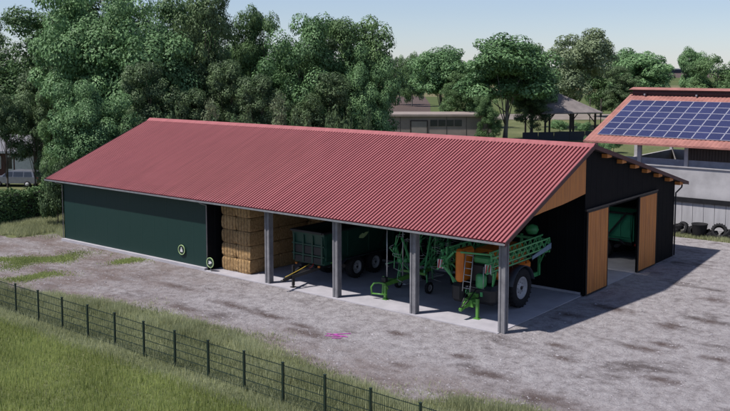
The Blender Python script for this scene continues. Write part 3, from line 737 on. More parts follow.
# ------------------------------------------------------------------ trailed crop sprayer
def sprayer():
    t = thing('crop_sprayer', 'trailed crop sprayer with orange tank, green folded booms and big wheels', 'sprayer', (-2.45, 4, 0))
    G = M['mgreen']; X = -2.45
    mb = MB()
    for s in (-1, 1): mb.box(X + s * .4 - .06, X + s * .4 + .06, 1.5, 6.9, .95, 1.15)
    for y in (1.6, 3.2, 5.0, 6.7): mb.box(X - .34, X + .34, y, y + .12, .98, 1.12)
    mb.bar((X - .85, 4.0, .99), (X + .85, 4.0, .99), .16); mb.build('frame', G, t)
    mb = MB(); mb.bar((X, 1.6, 1.0), (X, .75, .62), .22, .2); mb.bar((X, .8, .62), (X, .35, .50), .14, .12); mb.bar((X - .25, 1.5, .98), (X + .25, 1.5, .98), .16)
    mb.prism([(X - .28, .55), (X + .32, .55), (X + .22, .86), (X - .12, .92)], 'y', .95, 1.35); mb.build('drawbar', M['lime'], t)
    mb = MB(); mb.box(X + .42, X + .54, 1.0, 1.12, .06, .95); mb.box(X + .2, X + .45, 1.02, 1.10, .7, .78); mb.box(X + .33, X + .63, .92, 1.2, .037, .06); mb.build('jack', M['lime'], t)
    mb = MB(); mb.tube([(X, .4, .6), (X - .1, .9, 1.0), (X - .2, 1.5, 1.5)], .03, 6); mb.tube([(X + .05, .4, .6), (X + .1, .9, .85), (X + .15, 1.5, 1.3)], .03, 6); mb.build('hose', M['black'], t)
    # tanks
    mb = MB(); mb.bbox(X - .95, X + .72, 2.6, 5.75, 1.5, 2.1, .2); mb.bbox(X - .85, X + .70, 2.45, 5.4, 1.95, 2.9, .25); mb.lathe([(0, .3), (.12, .3), (.16, .001)], (X - .1, 4.0, 2.88), 'z', 18, closed=False); mb.build('tank', M['orange'], t)
    mb = MB(); mb.bbox(X - .92, X - .48, 1.25, 2.4, 1.5, 3.05, .12); mb.build('front_cowl', M['orange'], t)
    mb = MB(); mb.bbox(X - .45, X + 1.02, 1.55, 3.15, .55, 1.42, .18); mb.build('lower_tank', M['black'], t)
    mb = MB(); mb.bbox(X - 1.15, X - .5, 1.3, 2.3, .55, 1.45, .15); mb.build('side_locker', M['black'], t)
    mb = MB(); mb.lathe([(0, .001), (0, .2), (.08, .26), (.55, .26), (.65, .18), (.65, .001)], (X + .25, 1.75, 1.3), 'z', 18, closed=False); mb.build('mixing_bowl', M['mgreen'], t)
    mb = MB(); mb.lathe([(0, .001), (0, .24), (.2, .34), (.4, .27), (.5, .001)], (X - .05, 7.1, 3.0), 'z', 18, closed=False); mb.build('rear_dome', M['mgreen'], t)
    mb = MB(); mb.bbox(X - .42, X + .62, 1.9, 2.4, 1.45, 2.35, .08); mb.build('dark_cavity', M['black'], t)  # black block puts in the shade of the hollow between cowl and tank
    mb = MB(); mb.bbox(X - .35, X + .55, 1.95, 2.42, 2.36, 2.7, .08); mb.build('valve_block', M['mgreen'], t)
    # ladder
    mb = MB()
    for x in (X - .42, X - .02): mb.tube([(x, 1.2, 1.15), (x, 1.48, 2.95)], .022, 6)
    for i in range(6): mb.tube([(X - .42, 1.23 + i * .045, 1.3 + i * .3), (X - .02, 1.23 + i * .045, 1.3 + i * .3)], .018, 6)
    mb.build('ladder', M['steel'], t)
    mb = MB(); mb.box(X - .5, X + .5, 1.6, 2.1, 1.26, 1.3); mb.tube([(X + .45, 1.6, 1.3), (X + .45, 1.6, 2.3), (X + .45, 2.1, 2.3)], .02, 6); mb.build('platform', M['steel'], t)
    # wheels with fenders
    for s in (-1, 1):
        wheel(t, (X + s * .95, 4.0, .95 + .036), .95, .42, s, 24)
        mb = MB(); mb.lathe([(-.27, 1.06), (.27, 1.06), (.27, 1.10), (-.27, 1.10)], (X + s * .95, 4.0, .96), 'x', 16, a0=R(15), a1=R(165)); mb.build('fender', M['fender'], t)
    # folded boom packs: three trusses a side
    for s, x in ((-1, X - 1.3), (1, X + 1.12)):
        for j, (dx, dz) in enumerate(((0, 0), (s * .16, .28), (-s * .14, .42))):
            mb = MB(); xx = x + dx; y0 = .75 + .25 * j; y1 = 6.55 - .15 * j; zb_ = 2.25 + dz; zt = zb_ + .42; n = 10
            for z in (zb_, zt): mb.bar((xx, y0, z), (xx, y1, z + .10), .065)
            for i in range(n):
                ya = y0 + (y1 - y0) * i / n; yb = y0 + (y1 - y0) * (i + 1) / n; za = .1 * i / n
                mb.bar((xx, ya, zb_ + za), (xx, (ya + yb) / 2, zt + za), .04); mb.bar((xx, (ya + yb) / 2, zt + za), (xx, yb, zb_ + za), .04)
            bo = mb.build('boom', G, t)
            mb = MB()
            for i in range(9): 
                y = y0 + .3 + i * .65; mb.tube([(xx + s * .03, y, zb_ - .03), (xx + s * .03, y, zb_ - .13)], .022, 6)
            mb.tube([(xx + s * .03, y0 + .1, zb_ - .04), (xx + s * .03, y1 - .1, zb_ + .05)], .012, 5)
            mb.build('nozzle_line', M['black'], bo)
    mb = MB(); mb.bar((X - 1.25, 6.8, 2.3), (X + 1.1, 6.8, 2.3), .1, .12); mb.bar((X - 1.25, 6.8, 2.85), (X + 1.1, 6.8, 2.85), .1, .12)
    for x in (-.5, .5): mb.bar((X + x, 6.85, 1.0), (X + x, 6.85, 3.0), .1, .12)
    mb.bar((X - .5, 6.8, 1.5), (X - 1.2, 6.8, 2.8), .06); mb.bar((X + .5, 6.8, 1.5), (X + 1.1, 6.8, 2.8), .06); mb.build('boom_frame', G, t)
    for s, x in ((-1, X - 1.3), (1, X + 1.12)):
        mb = MB(); mb.bar((X + s * .6, 2.2, 1.3), (x, 1.6, 2.25), .07); mb.bar((X + s * .6, 3.0, 1.9), (x, 2.6, 2.3), .06); mb.build('boom_rest', G, t)
    mb = MB(); mb.prism([(4.6, 2.28), (6.5, 2.52), (6.5, 2.80), (4.6, 2.44)], 'x', X + 1.30, X + 1.335); mb.build('boom_end_guard', M['bluegrey'], t)
    for (p, q) in (((X - 1.3, 1.3, 2.0), (X - 1.3, 1.2, 3.1)), ((X - 1.1, 1.5, 1.4), (X - 1.6, 1.2, 2.9)), ((X - .9, 1.6, 1.3), (X - 1.35, .9, 2.3)), ((X - 1.75, 1.1, 2.0), (X - .9, 1.2, 2.9)), ((X + 1.1, 1.2, 2.1), (X + 1.1, 1.2, 3.1)), ((X + .75, 1.9, 1.3), (X + 1.15, 1.3, 2.2)), ((X - .95, 1.3, 2.9), (X + 1.0, 1.3, 3.0))):
        mb = MB(); mb.bar(p, q, .07, .08); mb.build('boom_link', G, t)
    for i, (x, y, z) in enumerate(((X + 1.05, 1.0, 2.2), (X - 1.5, 1.0, 2.1))):
        mb = MB(); mb.box(x - .16, x + .16, y - .02, y, z, z + .42); wb = mb.build('warning_board', M['white'], t)
        mb = MB()
        for q in range(2):
            u = x - .14 + q * .15; mb.prism([(u, z + .01), (u + .07, z + .01), (u + .13, z + .41), (u + .06, z + .41)], 'y', y - .03, y - .021)
        mb.build('stripe', M['redp'], wb)
    mb = MB(); mb.tube([(X - .3, 2.3, 2.7), (X + .3, 2.8, 2.85), (X + .9, 3.5, 2.7), (X + 1.1, 4.5, 2.8)], .025, 6); mb.tube([(X - .2, 2.3, 2.6), (X + .2, 1.9, 2.2), (X + .7, 1.8, 1.9), (X + 1.0, 2.5, 2.3)], .025, 6); mb.build('hydraulic_hose', M['black'], t)
    return t
sprayer()
mb = MB(); mb.prism([(-9.0, 4.15), (-8.25, 4.15), (-7.95, 7.3), (-8.7, 7.3)], 'z', .037, .075); o = mb.build('floor_strip', M['white']); tag(o, 'pale flat strip lying on the shed floor under the tedder', 'board')  # flat white sheet standing for a pale area of the floor

# ------------------------------------------------------------------ magenta game icon laid as flat strokes
mb = MB()
for (x, y, a, l) in ((-5.35, -4.95, .5, .8), (-5.35, -4.55, .8, .9), (-5.2, -4.75, .15, .75), (-5.6, -4.8, .35, .5), (-5.1, -5.1, .6, .4)):
    dx, dy = math.cos(a) * l / 2, math.sin(a) * l / 2; mb.bar((x - dx, y - dy, .02), (x + dx, y + dy, .02), .045, .02)
o = mb.build('marking', M['magenta']); tag(o, 'small magenta streaks lying on the stony yard by a brown stain', 'marking')

# ------------------------------------------------------------------ solar barn
barn = thing('solar_barn', 'grey walled barn with terracotta roof covered in blue solar panels', 'barn', (8, 33, 0))
bx0, bx1 = -9.3, 28; ey, ez = 27.3, 6.06; ry, rz = 35.65, 9.18
def zr(y): return ez + (rz - ez) * (y - ey) / (ry - ey)
def barnslope(y0, z0, y1, z1):
    n = int((bx1 - bx0) / .3); p = (bx1 - bx0) / n; prof = []
    for i in range(n): prof += [(bx0 + i * p, 0), (bx0 + i * p + p * .25, .03), (bx0 + i * p + p * .5, .045), (bx0 + i * p + p * .75, .03)]
    prof.append((bx1, 0)); k = len(prof)
    v = [(x, y, z + dz) for y, z in ((y0, z0), (y1, z1)) for x, dz in prof] + [(x, y, z - .1) for y, z in ((y0, z0), (y1, z1)) for x, dz in prof]
    f = [(i, i + 1, k + i + 1, k + i) for i in range(k - 1)] + [(2 * k + i, 3 * k + i, 3 * k + i + 1, 2 * k + i + 1) for i in range(k - 1)] + [(i, 2 * k + i, 2 * k + i + 1, i + 1) for i in range(k - 1)] + [(0, k, 3 * k, 2 * k), (k - 1, 3 * k - 1, 4 * k - 1, 2 * k - 1)]
    return v, f
mb = MB(); v, f = barnslope(ey, ez, ry, rz); mb.add(v, f); v, f = barnslope(ry + .5, rz, 2 * ry - ey, ez); mb.add(v, f); broof = mb.build('roof', M['tile'], barn)
mb = MB(); mb.box(bx0 + .1, bx1, ry - .35, ry - .25, rz + .12, rz + .2); mb.box(bx0 + .3, bx1, ry - .2, ry + .9, rz + .0, rz + .38); mb.build('ridge_vent', M['rooftrim'], broof)
mb = MB(); mb.prism([(ry - .5, rz + .40), (ry + .35, rz + .56), (ry + 1.2, rz + .40), (ry + 1.2, rz + .44), (ry + .35, rz + .585), (ry - .5, rz + .425)], 'x', bx0 + .1, bx1); mb.build('vent_cap', M['tile'], broof)
for x in range(-8, 28, 4):
    mb = MB(); mb.box(x, x + .12, ry - .5, ry - .24, rz - .02, rz + .1); mb.build('vent_bracket', M['pipe'], broof)
# solar panels: 16 columns by 6 rows
sl = math.atan2(rz - ez, ry - ey); du = Vector((0, math.cos(sl), math.sin(sl))); nn = Vector((0, -math.sin(sl), math.cos(sl)))
PW, PH = .97, 1.09
pw = MB(); q = [Vector((x, 0, 0)) + du * u for x, u in ((.02, .02), (PW - .02, .02), (PW - .02, PH - .02), (.02, PH - .02))]
pw.add([a + nn * .03 for a in q] + [a + nn * .065 for a in q], [(3, 2, 1, 0), (4, 5, 6, 7), (0, 1, 5, 4), (1, 2, 6, 5), (2, 3, 7, 6), (3, 0, 4, 7)])
fr = MB()
for a, b_ in ((0, 1), (1, 2), (2, 3), (3, 0)):
    fr.bar(q[a] + nn * .05, q[b_] + nn * .05, .032, .05, up=nn)
tmp = pw.build('solar_panel', M['solar']); pme = tmp.data; bpy.data.objects.remove(tmp)
tmp = fr.build('frame', M['palegrey']); fme = tmp.data; bpy.data.objects.remove(tmp)
PX0 = -8.65; U0 = 1.02
for i in range(16):
    for j in range(6):
        o = bpy.data.objects.new('solar_panel', pme); COL.objects.link(o); o.parent = broof
        wpos = Vector((PX0 + i * PW, ey, ez)) + du * (U0 + j * PH) + nn * .03
        o.location = wpos - base_of(broof)
        o2 = bpy.data.objects.new('frame', fme); COL.objects.link(o2); o2.parent = o
wy = 28.0
mb = MB(); mb.box(bx0 + .5, bx1 - .3, wy - .06, wy + .2, -.05, .48); mb.build('plinth', M['wallgrey'], barn)
mb = MB()
n = 50; st = (bx1 - bx0 - .8) / n
for i in range(n): mb.box(bx0 + .5 + i * st, bx0 + .5 + (i + 1) * st - .03, wy, wy + .1, .48, 2.16)
mb.box(bx0 + .5, bx1 - .3, wy + .1, wy + .2, .48, 2.5)
mb.build('lower_wall', M['panelgrey'], barn)
mb = MB(); mb.box(bx0 + .5, bx1 - .3, wy - .12, wy + .09, 2.17, 2.50); mb.build('rail', M['black'], barn)
mb = MB(); mb.box(bx0 + .5, bx1 - .3, wy, wy + .2, 2.50, 4.53); mb.build('upper_wall', M['wallgrey'], barn)
mb = MB(); mb.box(bx0 + .5, bx1 - .3, wy - .08, wy + .25, 4.53, 4.61); mb.box(bx0 + .5, bx1 - .3, wy - .02, wy + .2, 5.95, 6.15); mb.build('sill', M['wallgrey'], barn)
for i in range(12):
    x = bx0 + .5 + i * 3.3; mb = MB(); mb.box(x, x + .25, wy - .03, wy + .22, 4.61, 5.95); mb.build('column', M['wallgrey'], barn)
    if i < 11:
        mb = MB(); mb.box(x + .26, x + 3.29, wy + .08, wy + .10, 4.61, 5.05); mb.build('window', M['blueglass'], barn)
        if i >= 2:
            mb = MB()
            for k in range(15): mb.box(x + .28 + k * .2, x + .28 + k * .2 + .14, wy + .05, wy + .07, 5.07, 5.94)
            mb.box(x + .26, x + 3.29, wy + .08, wy + .09, 5.055, 5.94); mb.build('slat_curtain', M['tarwood'], barn)
mb = MB(); by = 2 * ry - ey - .7
mb.box(bx0 + .5, bx1 - .3, by, by + .2, 0, 4.3)
mb.prism([(wy + .21, 0), (by - .01, 0), (by - .01, 4.3), (wy + .21, 4.3)], 'x', bx0 + .5, bx0 + .7); mb.prism([(wy + .21, 0), (by - .01, 0), (by - .01, 6), (ry, 9), (wy + .21, 6)], 'x', bx1 - .5, bx1 - .3); mb.build('rear_wall', M['wallgrey'], barn)
for i in range(6):
    x = bx0 + .5 + i * 6.6; mb = MB(); mb.box(x, x + .25, by, by + .2, 4.3, 6.0); mb.box(x, x + .25, ry - .1, ry + .1, 0, rz - .1); mb.build('inner_column', M['wallgrey'], barn)

# ------------------------------------------------------------------ old tyres and tub along the barn wall
def tyre(x, y, r, wd, rot, label, z=None):
    r *= .78
    mb = MB(); h = wd / 2; c = (0, 0, 0)
    mb.lathe([(-h * .7, r * .58), (-h, r * .66), (-h * 1.05, r * .82), (-h * .85, r * .95), (-h * .4, r), (h * .4, r), (h * .85, r * .95), (h * 1.05, r * .82), (h, r * .66), (h * .7, r * .58), (h * .8, r * .7), (h * .7, r * .88), (-h * .7, r * .88), (-h * .8, r * .7)], c, 'x', 30)
    for i in range(20):
        a = 2 * math.pi * i / 20; mb.bar((-h * .8, math.cos(a) * r * 1.0, math.sin(a) * r * 1.0), (h * .8, math.cos(a + .12) * r * 1.0, math.sin(a + .12) * r * 1.0), .06, .05, up=(0, math.cos(a), math.sin(a)))
    Mx = Matrix.Rotation(rot[2], 4, 'Z') @ Matrix.Rotation(rot[1], 4, 'Y') @ Matrix.Rotation(rot[0], 4, 'X')
    mb.v = [tuple(Mx @ Vector(v)) for v in mb.v]; zm = min(v[2] for v in mb.v)
    mb.v = [(v[0], v[1], v[2] - zm) for v in mb.v]
    o = mb.build('old_tyre', M['rubber']); o.location = (x, y, -.02 if z is None else z); tag(o, label, 'tyre', 'old tyres dumped along the grey barn wall'); return o
TY = 27.25
def pX(px): # X on the line Y=TY seen at photo column px
    d = FH * FPX + RH * (px - 365); s = (TY - CAM.y) / d.y; return CAM.x + d.x * s
tyre(pX(679), TY - .1, .42, .35, (0, 1.35, 0), 'old tyre lying flat nearest the shed corner')
tyre(pX(682), TY + .1, .42, .33, (0, 1.5, .4), 'old tyre lying on top of the one nearest the shed corner', .35)
tyre(pX(686.5), TY, .58, .26, (0, .35, 1.1), 'thin open tyre tilted upright just right of the shed corner')
tyre(pX(692.5), TY + .1, .36, .4, (0, 1.0, .3), 'small tyre propped between the open tyre and the round one')
tyre(pX(697.5), TY - .05, .44, .42, (0, .2, 2.3), 'fat round tyre standing left of the black tub')
tyre(pX(711), TY + .05, .42, .24, (0, .8, .7), 'thin tyre leaning low just right of the black tub')
tyre(pX(716.5), TY, .5, .3, (0, 1.1, -.2), 'slanted tyre between the low one and the tall one')
tyre(pX(724), TY - .05, .66, .42, (0, .35, 1.9), 'tall wide tyre standing near the right frame edge')
tyre(pX(730), TY + .15, .5, .35, (0, .9, .5), 'tyre leaning behind the tall one at the right edge')
tyre(pX(738), TY + .1, .5, .38, (0, 1.3, .2), 'tyre lying outermost to the right along the wall')
mb = MB(); x = pX(704.5); mb.lathe([(-.02, .001), (-.02, .34), (.3, .44), (.85, .50), (.9, .53), (.95, .53), (.93, .45), (.3, .38), (.05, .001)], (x, TY - .15, 0), 'z', 24, closed=False); o = mb.build('black_tub', M['rubber']); tag(o, 'round black plastic tub standing upright among the old tyres', 'tub')

# ------------------------------------------------------------------ wire fence
F0, F1 = -42.0, 8.0
def fy(x): return -11.70 - .0160 * (x + 8)
fence = thing('wire_fence', 'dark green wire mesh fence along the edge of the grass field', 'fence', (-8, fy(-8), 0))
xs = []; x = 4.02 + 1.93 * 2
while x > F0: xs.append(x); x -= 1.93
pm = None
for x in xs:
    mb = MB(); mb.bbox(x - .035, x + .035, fy(x) - .035, fy(x) + .035, -.15, 1.42, .006); mb.box(x - .045, x + .045, fy(x) - .045, fy(x) + .045, 1.42, 1.44)
    mb.build('post', M['fence'], fence)
for a, b_ in zip(xs[1:], xs[:-1]):
    mb = MB()
    for z in (.10, .40, .70, 1.0, 1.32):
        for dy in (-.012, .012): mb.bar((a + .04, fy(a) + dy, z), (b_ - .04, fy(b_) + dy, z), .011, .013)
    n = 24
    for i in range(1, n):
        x = a + (b_ - a) * i / n; mb.bar((x, fy(x), .05), (x, fy(x), 1.36), .008, .008)
    mb.build('mesh_panel', M['fence'], fence)

# ------------------------------------------------------------------ foliage
rng = np.random.default_rng(5)
M['leafA'] = leafmat('deciduous leaves', (.04, .085, .03), (.18, .29, .115), .22)
M['leafB'] = leafmat('fresh green leaves', (.06, .13, .05), (.21, .355, .155), .22)
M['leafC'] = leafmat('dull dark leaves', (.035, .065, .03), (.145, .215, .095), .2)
M['leafD'] = leafmat('olive pink tinged leaves', (.07, .105, .05), (.26, .32, .18), .2)
def leaves(centers, radii, per, size, flat=.8, bias=.35):
    Ps = []; Ts = []
    for c, r in zip(centers, radii):
        n = int(per * r * r)
        d = rng.normal(size=(n, 3)); d /= np.linalg.norm(d, axis=1)[:, None]
        d[:, 2] = np.where(d[:, 2] < -.2, d[:, 2] * rng.uniform(.2, 1, n), d[:, 2])
        rad = r * rng.uniform(.55, 1.08, n) ** .6
        p = c + d * rad[:, None] * np.array([1, 1, flat])
        nrm = d + rng.normal(size=(n, 3)) * .36 + np.array([0, -.1, .5]); nrm /= np.linalg.norm(nrm, axis=1)[:, None]
        u = np.cross(nrm, rng.normal(size=(n, 3))); u /= np.linalg.norm(u, axis=1)[:, None]; v = np.cross(nrm, u)
        s = size * rng.uniform(.6, 1.35, n)[:, None]
        q = np.stack([p - u * s, p - v * s * .55 + nrm * s * .1, p + u * s, p + v * s * .55 + nrm * s * .1], 1)
        Ps.append(q); Ts.append(np.clip(rng.uniform(.2, .8) + rng.normal(size=n) * .15, 0, 1))
    return np.concatenate(Ps), np.concatenate(Ts)

def crown_points(seed, H, W, base, nc, rmin, rmax, lobes=5, zr_=(.24, .70)):
    """clump centres packed in a few big uneven lobes hung on limbs"""
    r = np.random.default_rng(seed); lob = []
    for i in range(lobes):
        a = 2 * math.pi * (i + r.uniform(-.3, .3)) / max(1, lobes - 1); k = r.uniform(.35, .62) * W / 2 * (0 if i == 0 else 1)
        zc = base + (H - base) * (r.uniform(*zr_) if i else .66); rad = (W * .5 - k) * r.uniform(.8, 1.1)
        lob.append((np.array([math.cos(a) * k, math.sin(a) * k, zc]), rad, (H - base) * r.uniform(.17, .27)))
    C = []; Rr = []
    for i in range(nc):
        c, rad, hz_ = lob[r.integers(len(lob))]
        d = r.normal(size=3); d /= np.linalg.norm(d); 
        if d[2] < -.5: d[2] *= .5
        f = r.uniform(.45, 1.0) ** .5
        p = c + d * f * np.array([rad, rad, hz_])
        rr = r.uniform(rmin, rmax)
        p[2] = min(max(p[2], base + rr * .4), H - rr * .7)
        C.append(p); Rr.append(rr)
    return np.array(C), np.array(Rr)

def make_tree(seed, H, W, base, nc, rmin, rmax, per, size, leaf, bark, lobes=5, trunk_r=.28, name='tree', zr_=(.24, .70)):
    C, Rr = crown_points(seed, H, W, base, nc, rmin, rmax, lobes, zr_)
    P, T = leaves(C, Rr, per, size)
    cr = quads('crown', P, T, M[leaf])
    r = random.Random(seed); mb = MB()
    pts = [(0, 0, -.2)]; x = y = 0
    for i in range(1, 7): x += r.uniform(-.15, .15); y += r.uniform(-.15, .15); pts.append((x, y, H * .75 * i / 6))
    mb.tube(pts, [trunk_r * (1.25 if i == 0 else 1) * (1 - i / 7.5) for i in range(7)], 9)
    for k in range(16):
        c = C[r.randrange(len(C))]; j = r.randrange(1, 5); a = Vector(pts[j]); b_ = Vector(tuple(c)); mid = a.lerp(b_, .5) + Vector((r.uniform(-.3, .3), r.uniform(-.3, .3), r.uniform(0, .5)))
        if b_.z < a.z + .3: continue
        mb.tube([a, mid, a.lerp(b_, .85)], [trunk_r * .3, trunk_r * .16, .02], 6)
    tk = mb.build('trunk', M[bark])
    return tk.data, cr.data, tk, cr, H, W
VAR = {}
VAR['tall'] = make_tree(1, 18, 12, 1.0, 150, .9, 1.8, 200, .15, 'leafA', 'bark', 9, zr_=(.15, .85))
VAR['tall2'] = make_tree(2, 17, 13, 1.0, 155, .9, 1.9, 190, .155, 'leafB', 'bark', 10, zr_=(.15, .85))
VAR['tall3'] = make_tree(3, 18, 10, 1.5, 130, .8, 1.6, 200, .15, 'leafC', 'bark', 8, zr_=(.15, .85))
VAR['oval'] = make_tree(4, 15, 10.5, 1.8, 130, .9, 1.7, 150, .19, 'leafB', 'palebark', 9, zr_=(.15, .7))
VAR['round'] = make_tree(5, 14, 13, .9, 150, .9, 1.8, 140, .19, 'leafA', 'palebark', 9, zr_=(.12, .55))
VAR['pink'] = make_tree(6, 15, 13, 2.2, 130, .9, 1.6, 145, .19, 'leafD', 'bark', 9, zr_=(.2, .65))
VAR['high'] = make_tree(12, 17, 13, 5.2, 95, .9, 1.8, 150, .19, 'leafC', 'bark', 8, zr_=(.15, .8))
VAR['bush'] = make_tree(7, 4.6, 5.2, .1, 60, .5, .95, 220, .12, 'leafC', 'bark', 5, .09)
VAR['bush2'] = make_tree(8, 4.2, 5.0, .1, 60, .5, .9, 220, .12, 'leafB', 'bark', 5, .09)
VAR['sapling'] = make_tree(9, 7.5, 2.6, 1.5, 30, .35, .7, 240, .10, 'leafD', 'palebark', 3, .07)
for v in VAR.values(): bpy.data.objects.remove(v[2]); bpy.data.objects.remove(v[3])
def plant(var, px, depth, ytop, wpx, label, rot=None, cat='tree', group='leafy trees behind the shed', name='tree', hh=None):
    tm, cm, _, _, H, W = VAR[var]; x, y = at(px, depth)
    h = hh or hgt(ytop, depth); wd = wpx * depth / FPX
    t = thing(name, label, cat, (x, y, 0), group)
    t.scale = (wd / W, wd / W, h / H); t.rotation_euler = (0, 0, random.uniform(0, 6.28) if rot is None else rot)
    for nm, me in (('trunk', tm), ('crown', cm)):
        o = bpy.data.objects.new(nm, me); COL.objects.link(o); o.parent = t
    return t
g1 = 'tall leafy trees behind the shed'
plant('tall3', -6, 112, 18, 60, 'dark leafy tree cut off by the left frame edge', group=g1)
plant('tall', 34, 114, 20, 121, 'broad mid green tree second from the left frame edge', group=g1)
plant('tall2', 92, 84, -14, 115, 'large full crowned tree left of the pale topped tree', group=g1)
plant('tall', 68, 98, -2, 115, 'tall tree filling in behind the two left trees', group=g1)
plant('tall2', 146, 82, -4, 112, 'large light green tree above the left end of the red ridge', group=g1)
plant('tall3', 118, 96, -16, 102, 'dark tall tree between the two large light trees at left', group=g1)
plant('tall3', 206, 84, -20, 62, 'tall dark tree just left of the narrow gap of sky', group=g1)
plant('tall', 184, 94, -14, 89, 'tall mid green tree behind the dark tree by the sky gap', group=g1)
plant('tall', 224, 104, 34, 66, 'shorter dark tree filling the bottom of the narrow sky gap', group=g1)
plant('tall', 264, 88, -4, 62, 'tall dark topped tree just right of the narrow gap of sky', group=g1)
plant('tall2', 297, 84, 14, 94, 'bright green tree in the middle of the tree row', group=g1)
plant('tall3', 335, 92, 20, 76, 'dark tree between the bright one and the knobbly topped one', group=g1)
plant('tall', 358, 88, 8, 84, 'knobbly topped tall tree near the right end of the tall row', group=g1)
plant('tall2', 366, 84, 42, 56, 'lower light green tree at the right shoulder of the tall row', group=g1)
plant('high', 5, 80, 92, 46, 'low tree overhanging the brick house roof by the left frame edge', group=g1)
plant('high', 33, 81, 90, 44, 'low tree overhanging the right end of the brick house roof', group=g1)
plant('high', 56, 90, 50, 76, 'dark tree between the brick house and the shed roof', group=g1)
g2 = 'lower trees standing in front of the tall row'
plant('round', 14, 112, 70, 70, 'low rounded tree above the brick house', group=g2)
plant('tall2', 92, 70, 80, 80, 'low full tree above the red roof left slope', group=g2)
plant('round', 62, 72, 100, 46, 'low tree just above the left roof corner', group=g2)
plant('tall3', 152, 76, 62, 60, 'shaded low tree directly over the left ridge end', group=g2)
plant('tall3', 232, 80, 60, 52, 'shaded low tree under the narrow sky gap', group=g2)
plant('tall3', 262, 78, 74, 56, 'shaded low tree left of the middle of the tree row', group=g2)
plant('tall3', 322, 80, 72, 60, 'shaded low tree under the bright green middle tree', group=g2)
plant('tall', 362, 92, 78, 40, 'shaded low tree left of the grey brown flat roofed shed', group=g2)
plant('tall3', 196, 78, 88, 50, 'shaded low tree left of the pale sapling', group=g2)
g5 = 'bushes below the tall trees'
plant('sapling', 211, 66, 86, 16, 'slim pale leaved sapling in front of the dark trees left of the middle', cat='sapling', name='sapling', group=g5)
plant('sapling', 277, 70, 80, 18, 'slim pale leaved sapling in front of the middle of the tree row', cat='sapling', name='sapling', group=g5)
for px, d, yt, wp, lb in ((168, 68, 100, 34, 'dark bush behind the left end of the ridge'), (243, 70, 104, 34, 'dark bush behind the ridge below the sky gap'), (303, 70, 106, 32, 'dark bush behind the ridge below the bright middle tree'), (338, 74, 104, 30, 'dark bush behind the ridge left of the low pale wall'), (366, 78, 108, 20, 'dark bush beside the grey brown shed end')):
    plant('bush', px, d, yt, wp, lb, cat='bush', name='bush', group=g5)
for px, d, yt, wp, lb in ((222, 72, 96, 26, 'lighter bush right of the pale sapling'), (286, 72, 104, 22, 'lighter bush behind the ridge right of the second sapling'), (352, 80, 108, 20, 'lighter bush behind the ridge near the right end of the tall row')):
    plant('bush2', px, d, yt, wp, lb, cat='bush', name='bush', group=g5)
g3 = 'leafy trees standing apart in the middle distance'
plant('round', 399, 260, 50, 26, 'small far tree in the dip right of the tall row', group=g3)
plant('round', 412, 250, 46, 24, 'small far tree between the dip and the pale oval tree', group=g3)
plant('oval', 442, 175, 40, 61, 'pale green oval tree behind the grey brown shed', group=g3)
plant('round', 474, 165, 56, 37, 'low leafy tree between the oval one and the large one', group=g3)
plant('oval', 505, 135, 27, 90, 'large light green tree with a visible pale trunk left of the pavilion', group=g3)
plant('oval', 531, 142, 50, 48, 'darker leafy tree beside the pavilion roof left edge', group=g3)
plant('pink', 572, 165, 24, 85, 'wide greyish olive tree rising behind the pavilion', group=g3)
plant('round', 601, 200, 42, 44, 'pale tree behind the wide olive tree', group=g3)
plant('oval', 641, 185, 43, 61, 'bright green round tree behind the solar roof left end', group=g3)
plant('tall3', 622, 178, 66, 37, 'dark low tree at the upper left corner of the solar roof', group=g3)
plant('oval', 693, 210, 42, 28, 'slim far tree left of the broad one above the solar roof', group=g3)
plant('round', 717, 200, 48, 57, 'broad tree above the right part of the solar roof', group=g3)
g4 = 'leafy bushes beside the left end of the shed'
plant('bush', 54, 64, 0, 32, 'large dark bush behind the left shed corner', cat='bush', name='bush', group=g4, hh=5.2)
plant('bush', 42, 80, 0, 18, 'dark bush between the parked car and the shed corner', cat='bush', name='bush', group=g4, hh=4.0)
plant('bush', 68, 78, 0, 30, 'dark bush hidden mostly behind the left roof end', cat='bush', name='bush', group=g4, hh=6)
for px, d, hh, wp, lb in ((604, 112, 2.6, 16, 'weedy green bush at the foot of the solar roof'), (592, 122, 2.4, 14, 'weedy green bush right of the pavilion posts'), (615, 118, 3.2, 16, 'weedy green bush above the solar roof left edge'), (583, 150, 2.6, 16, 'green bush seen beyond the pavilion posts'), (560, 155, 2.6, 20, 'green bush seen between the pavilion posts')):
    plant('bush2', px, d, 0, wp, lb, cat='bush', name='bush', group='weedy bushes near the pavilion', hh=hh)

plant('tall', 488, 126, 92, 26, 'dark low tree under the left side of the large pale trunked tree', group=g3)
plant('tall3', 533, 138, 74, 35, 'dark low tree touching the left edge of the pavilion roof', group=g3)
plant('tall', 458, 168, 68, 37, 'leafy low tree behind the right end of the grey brown shed', group=g3)
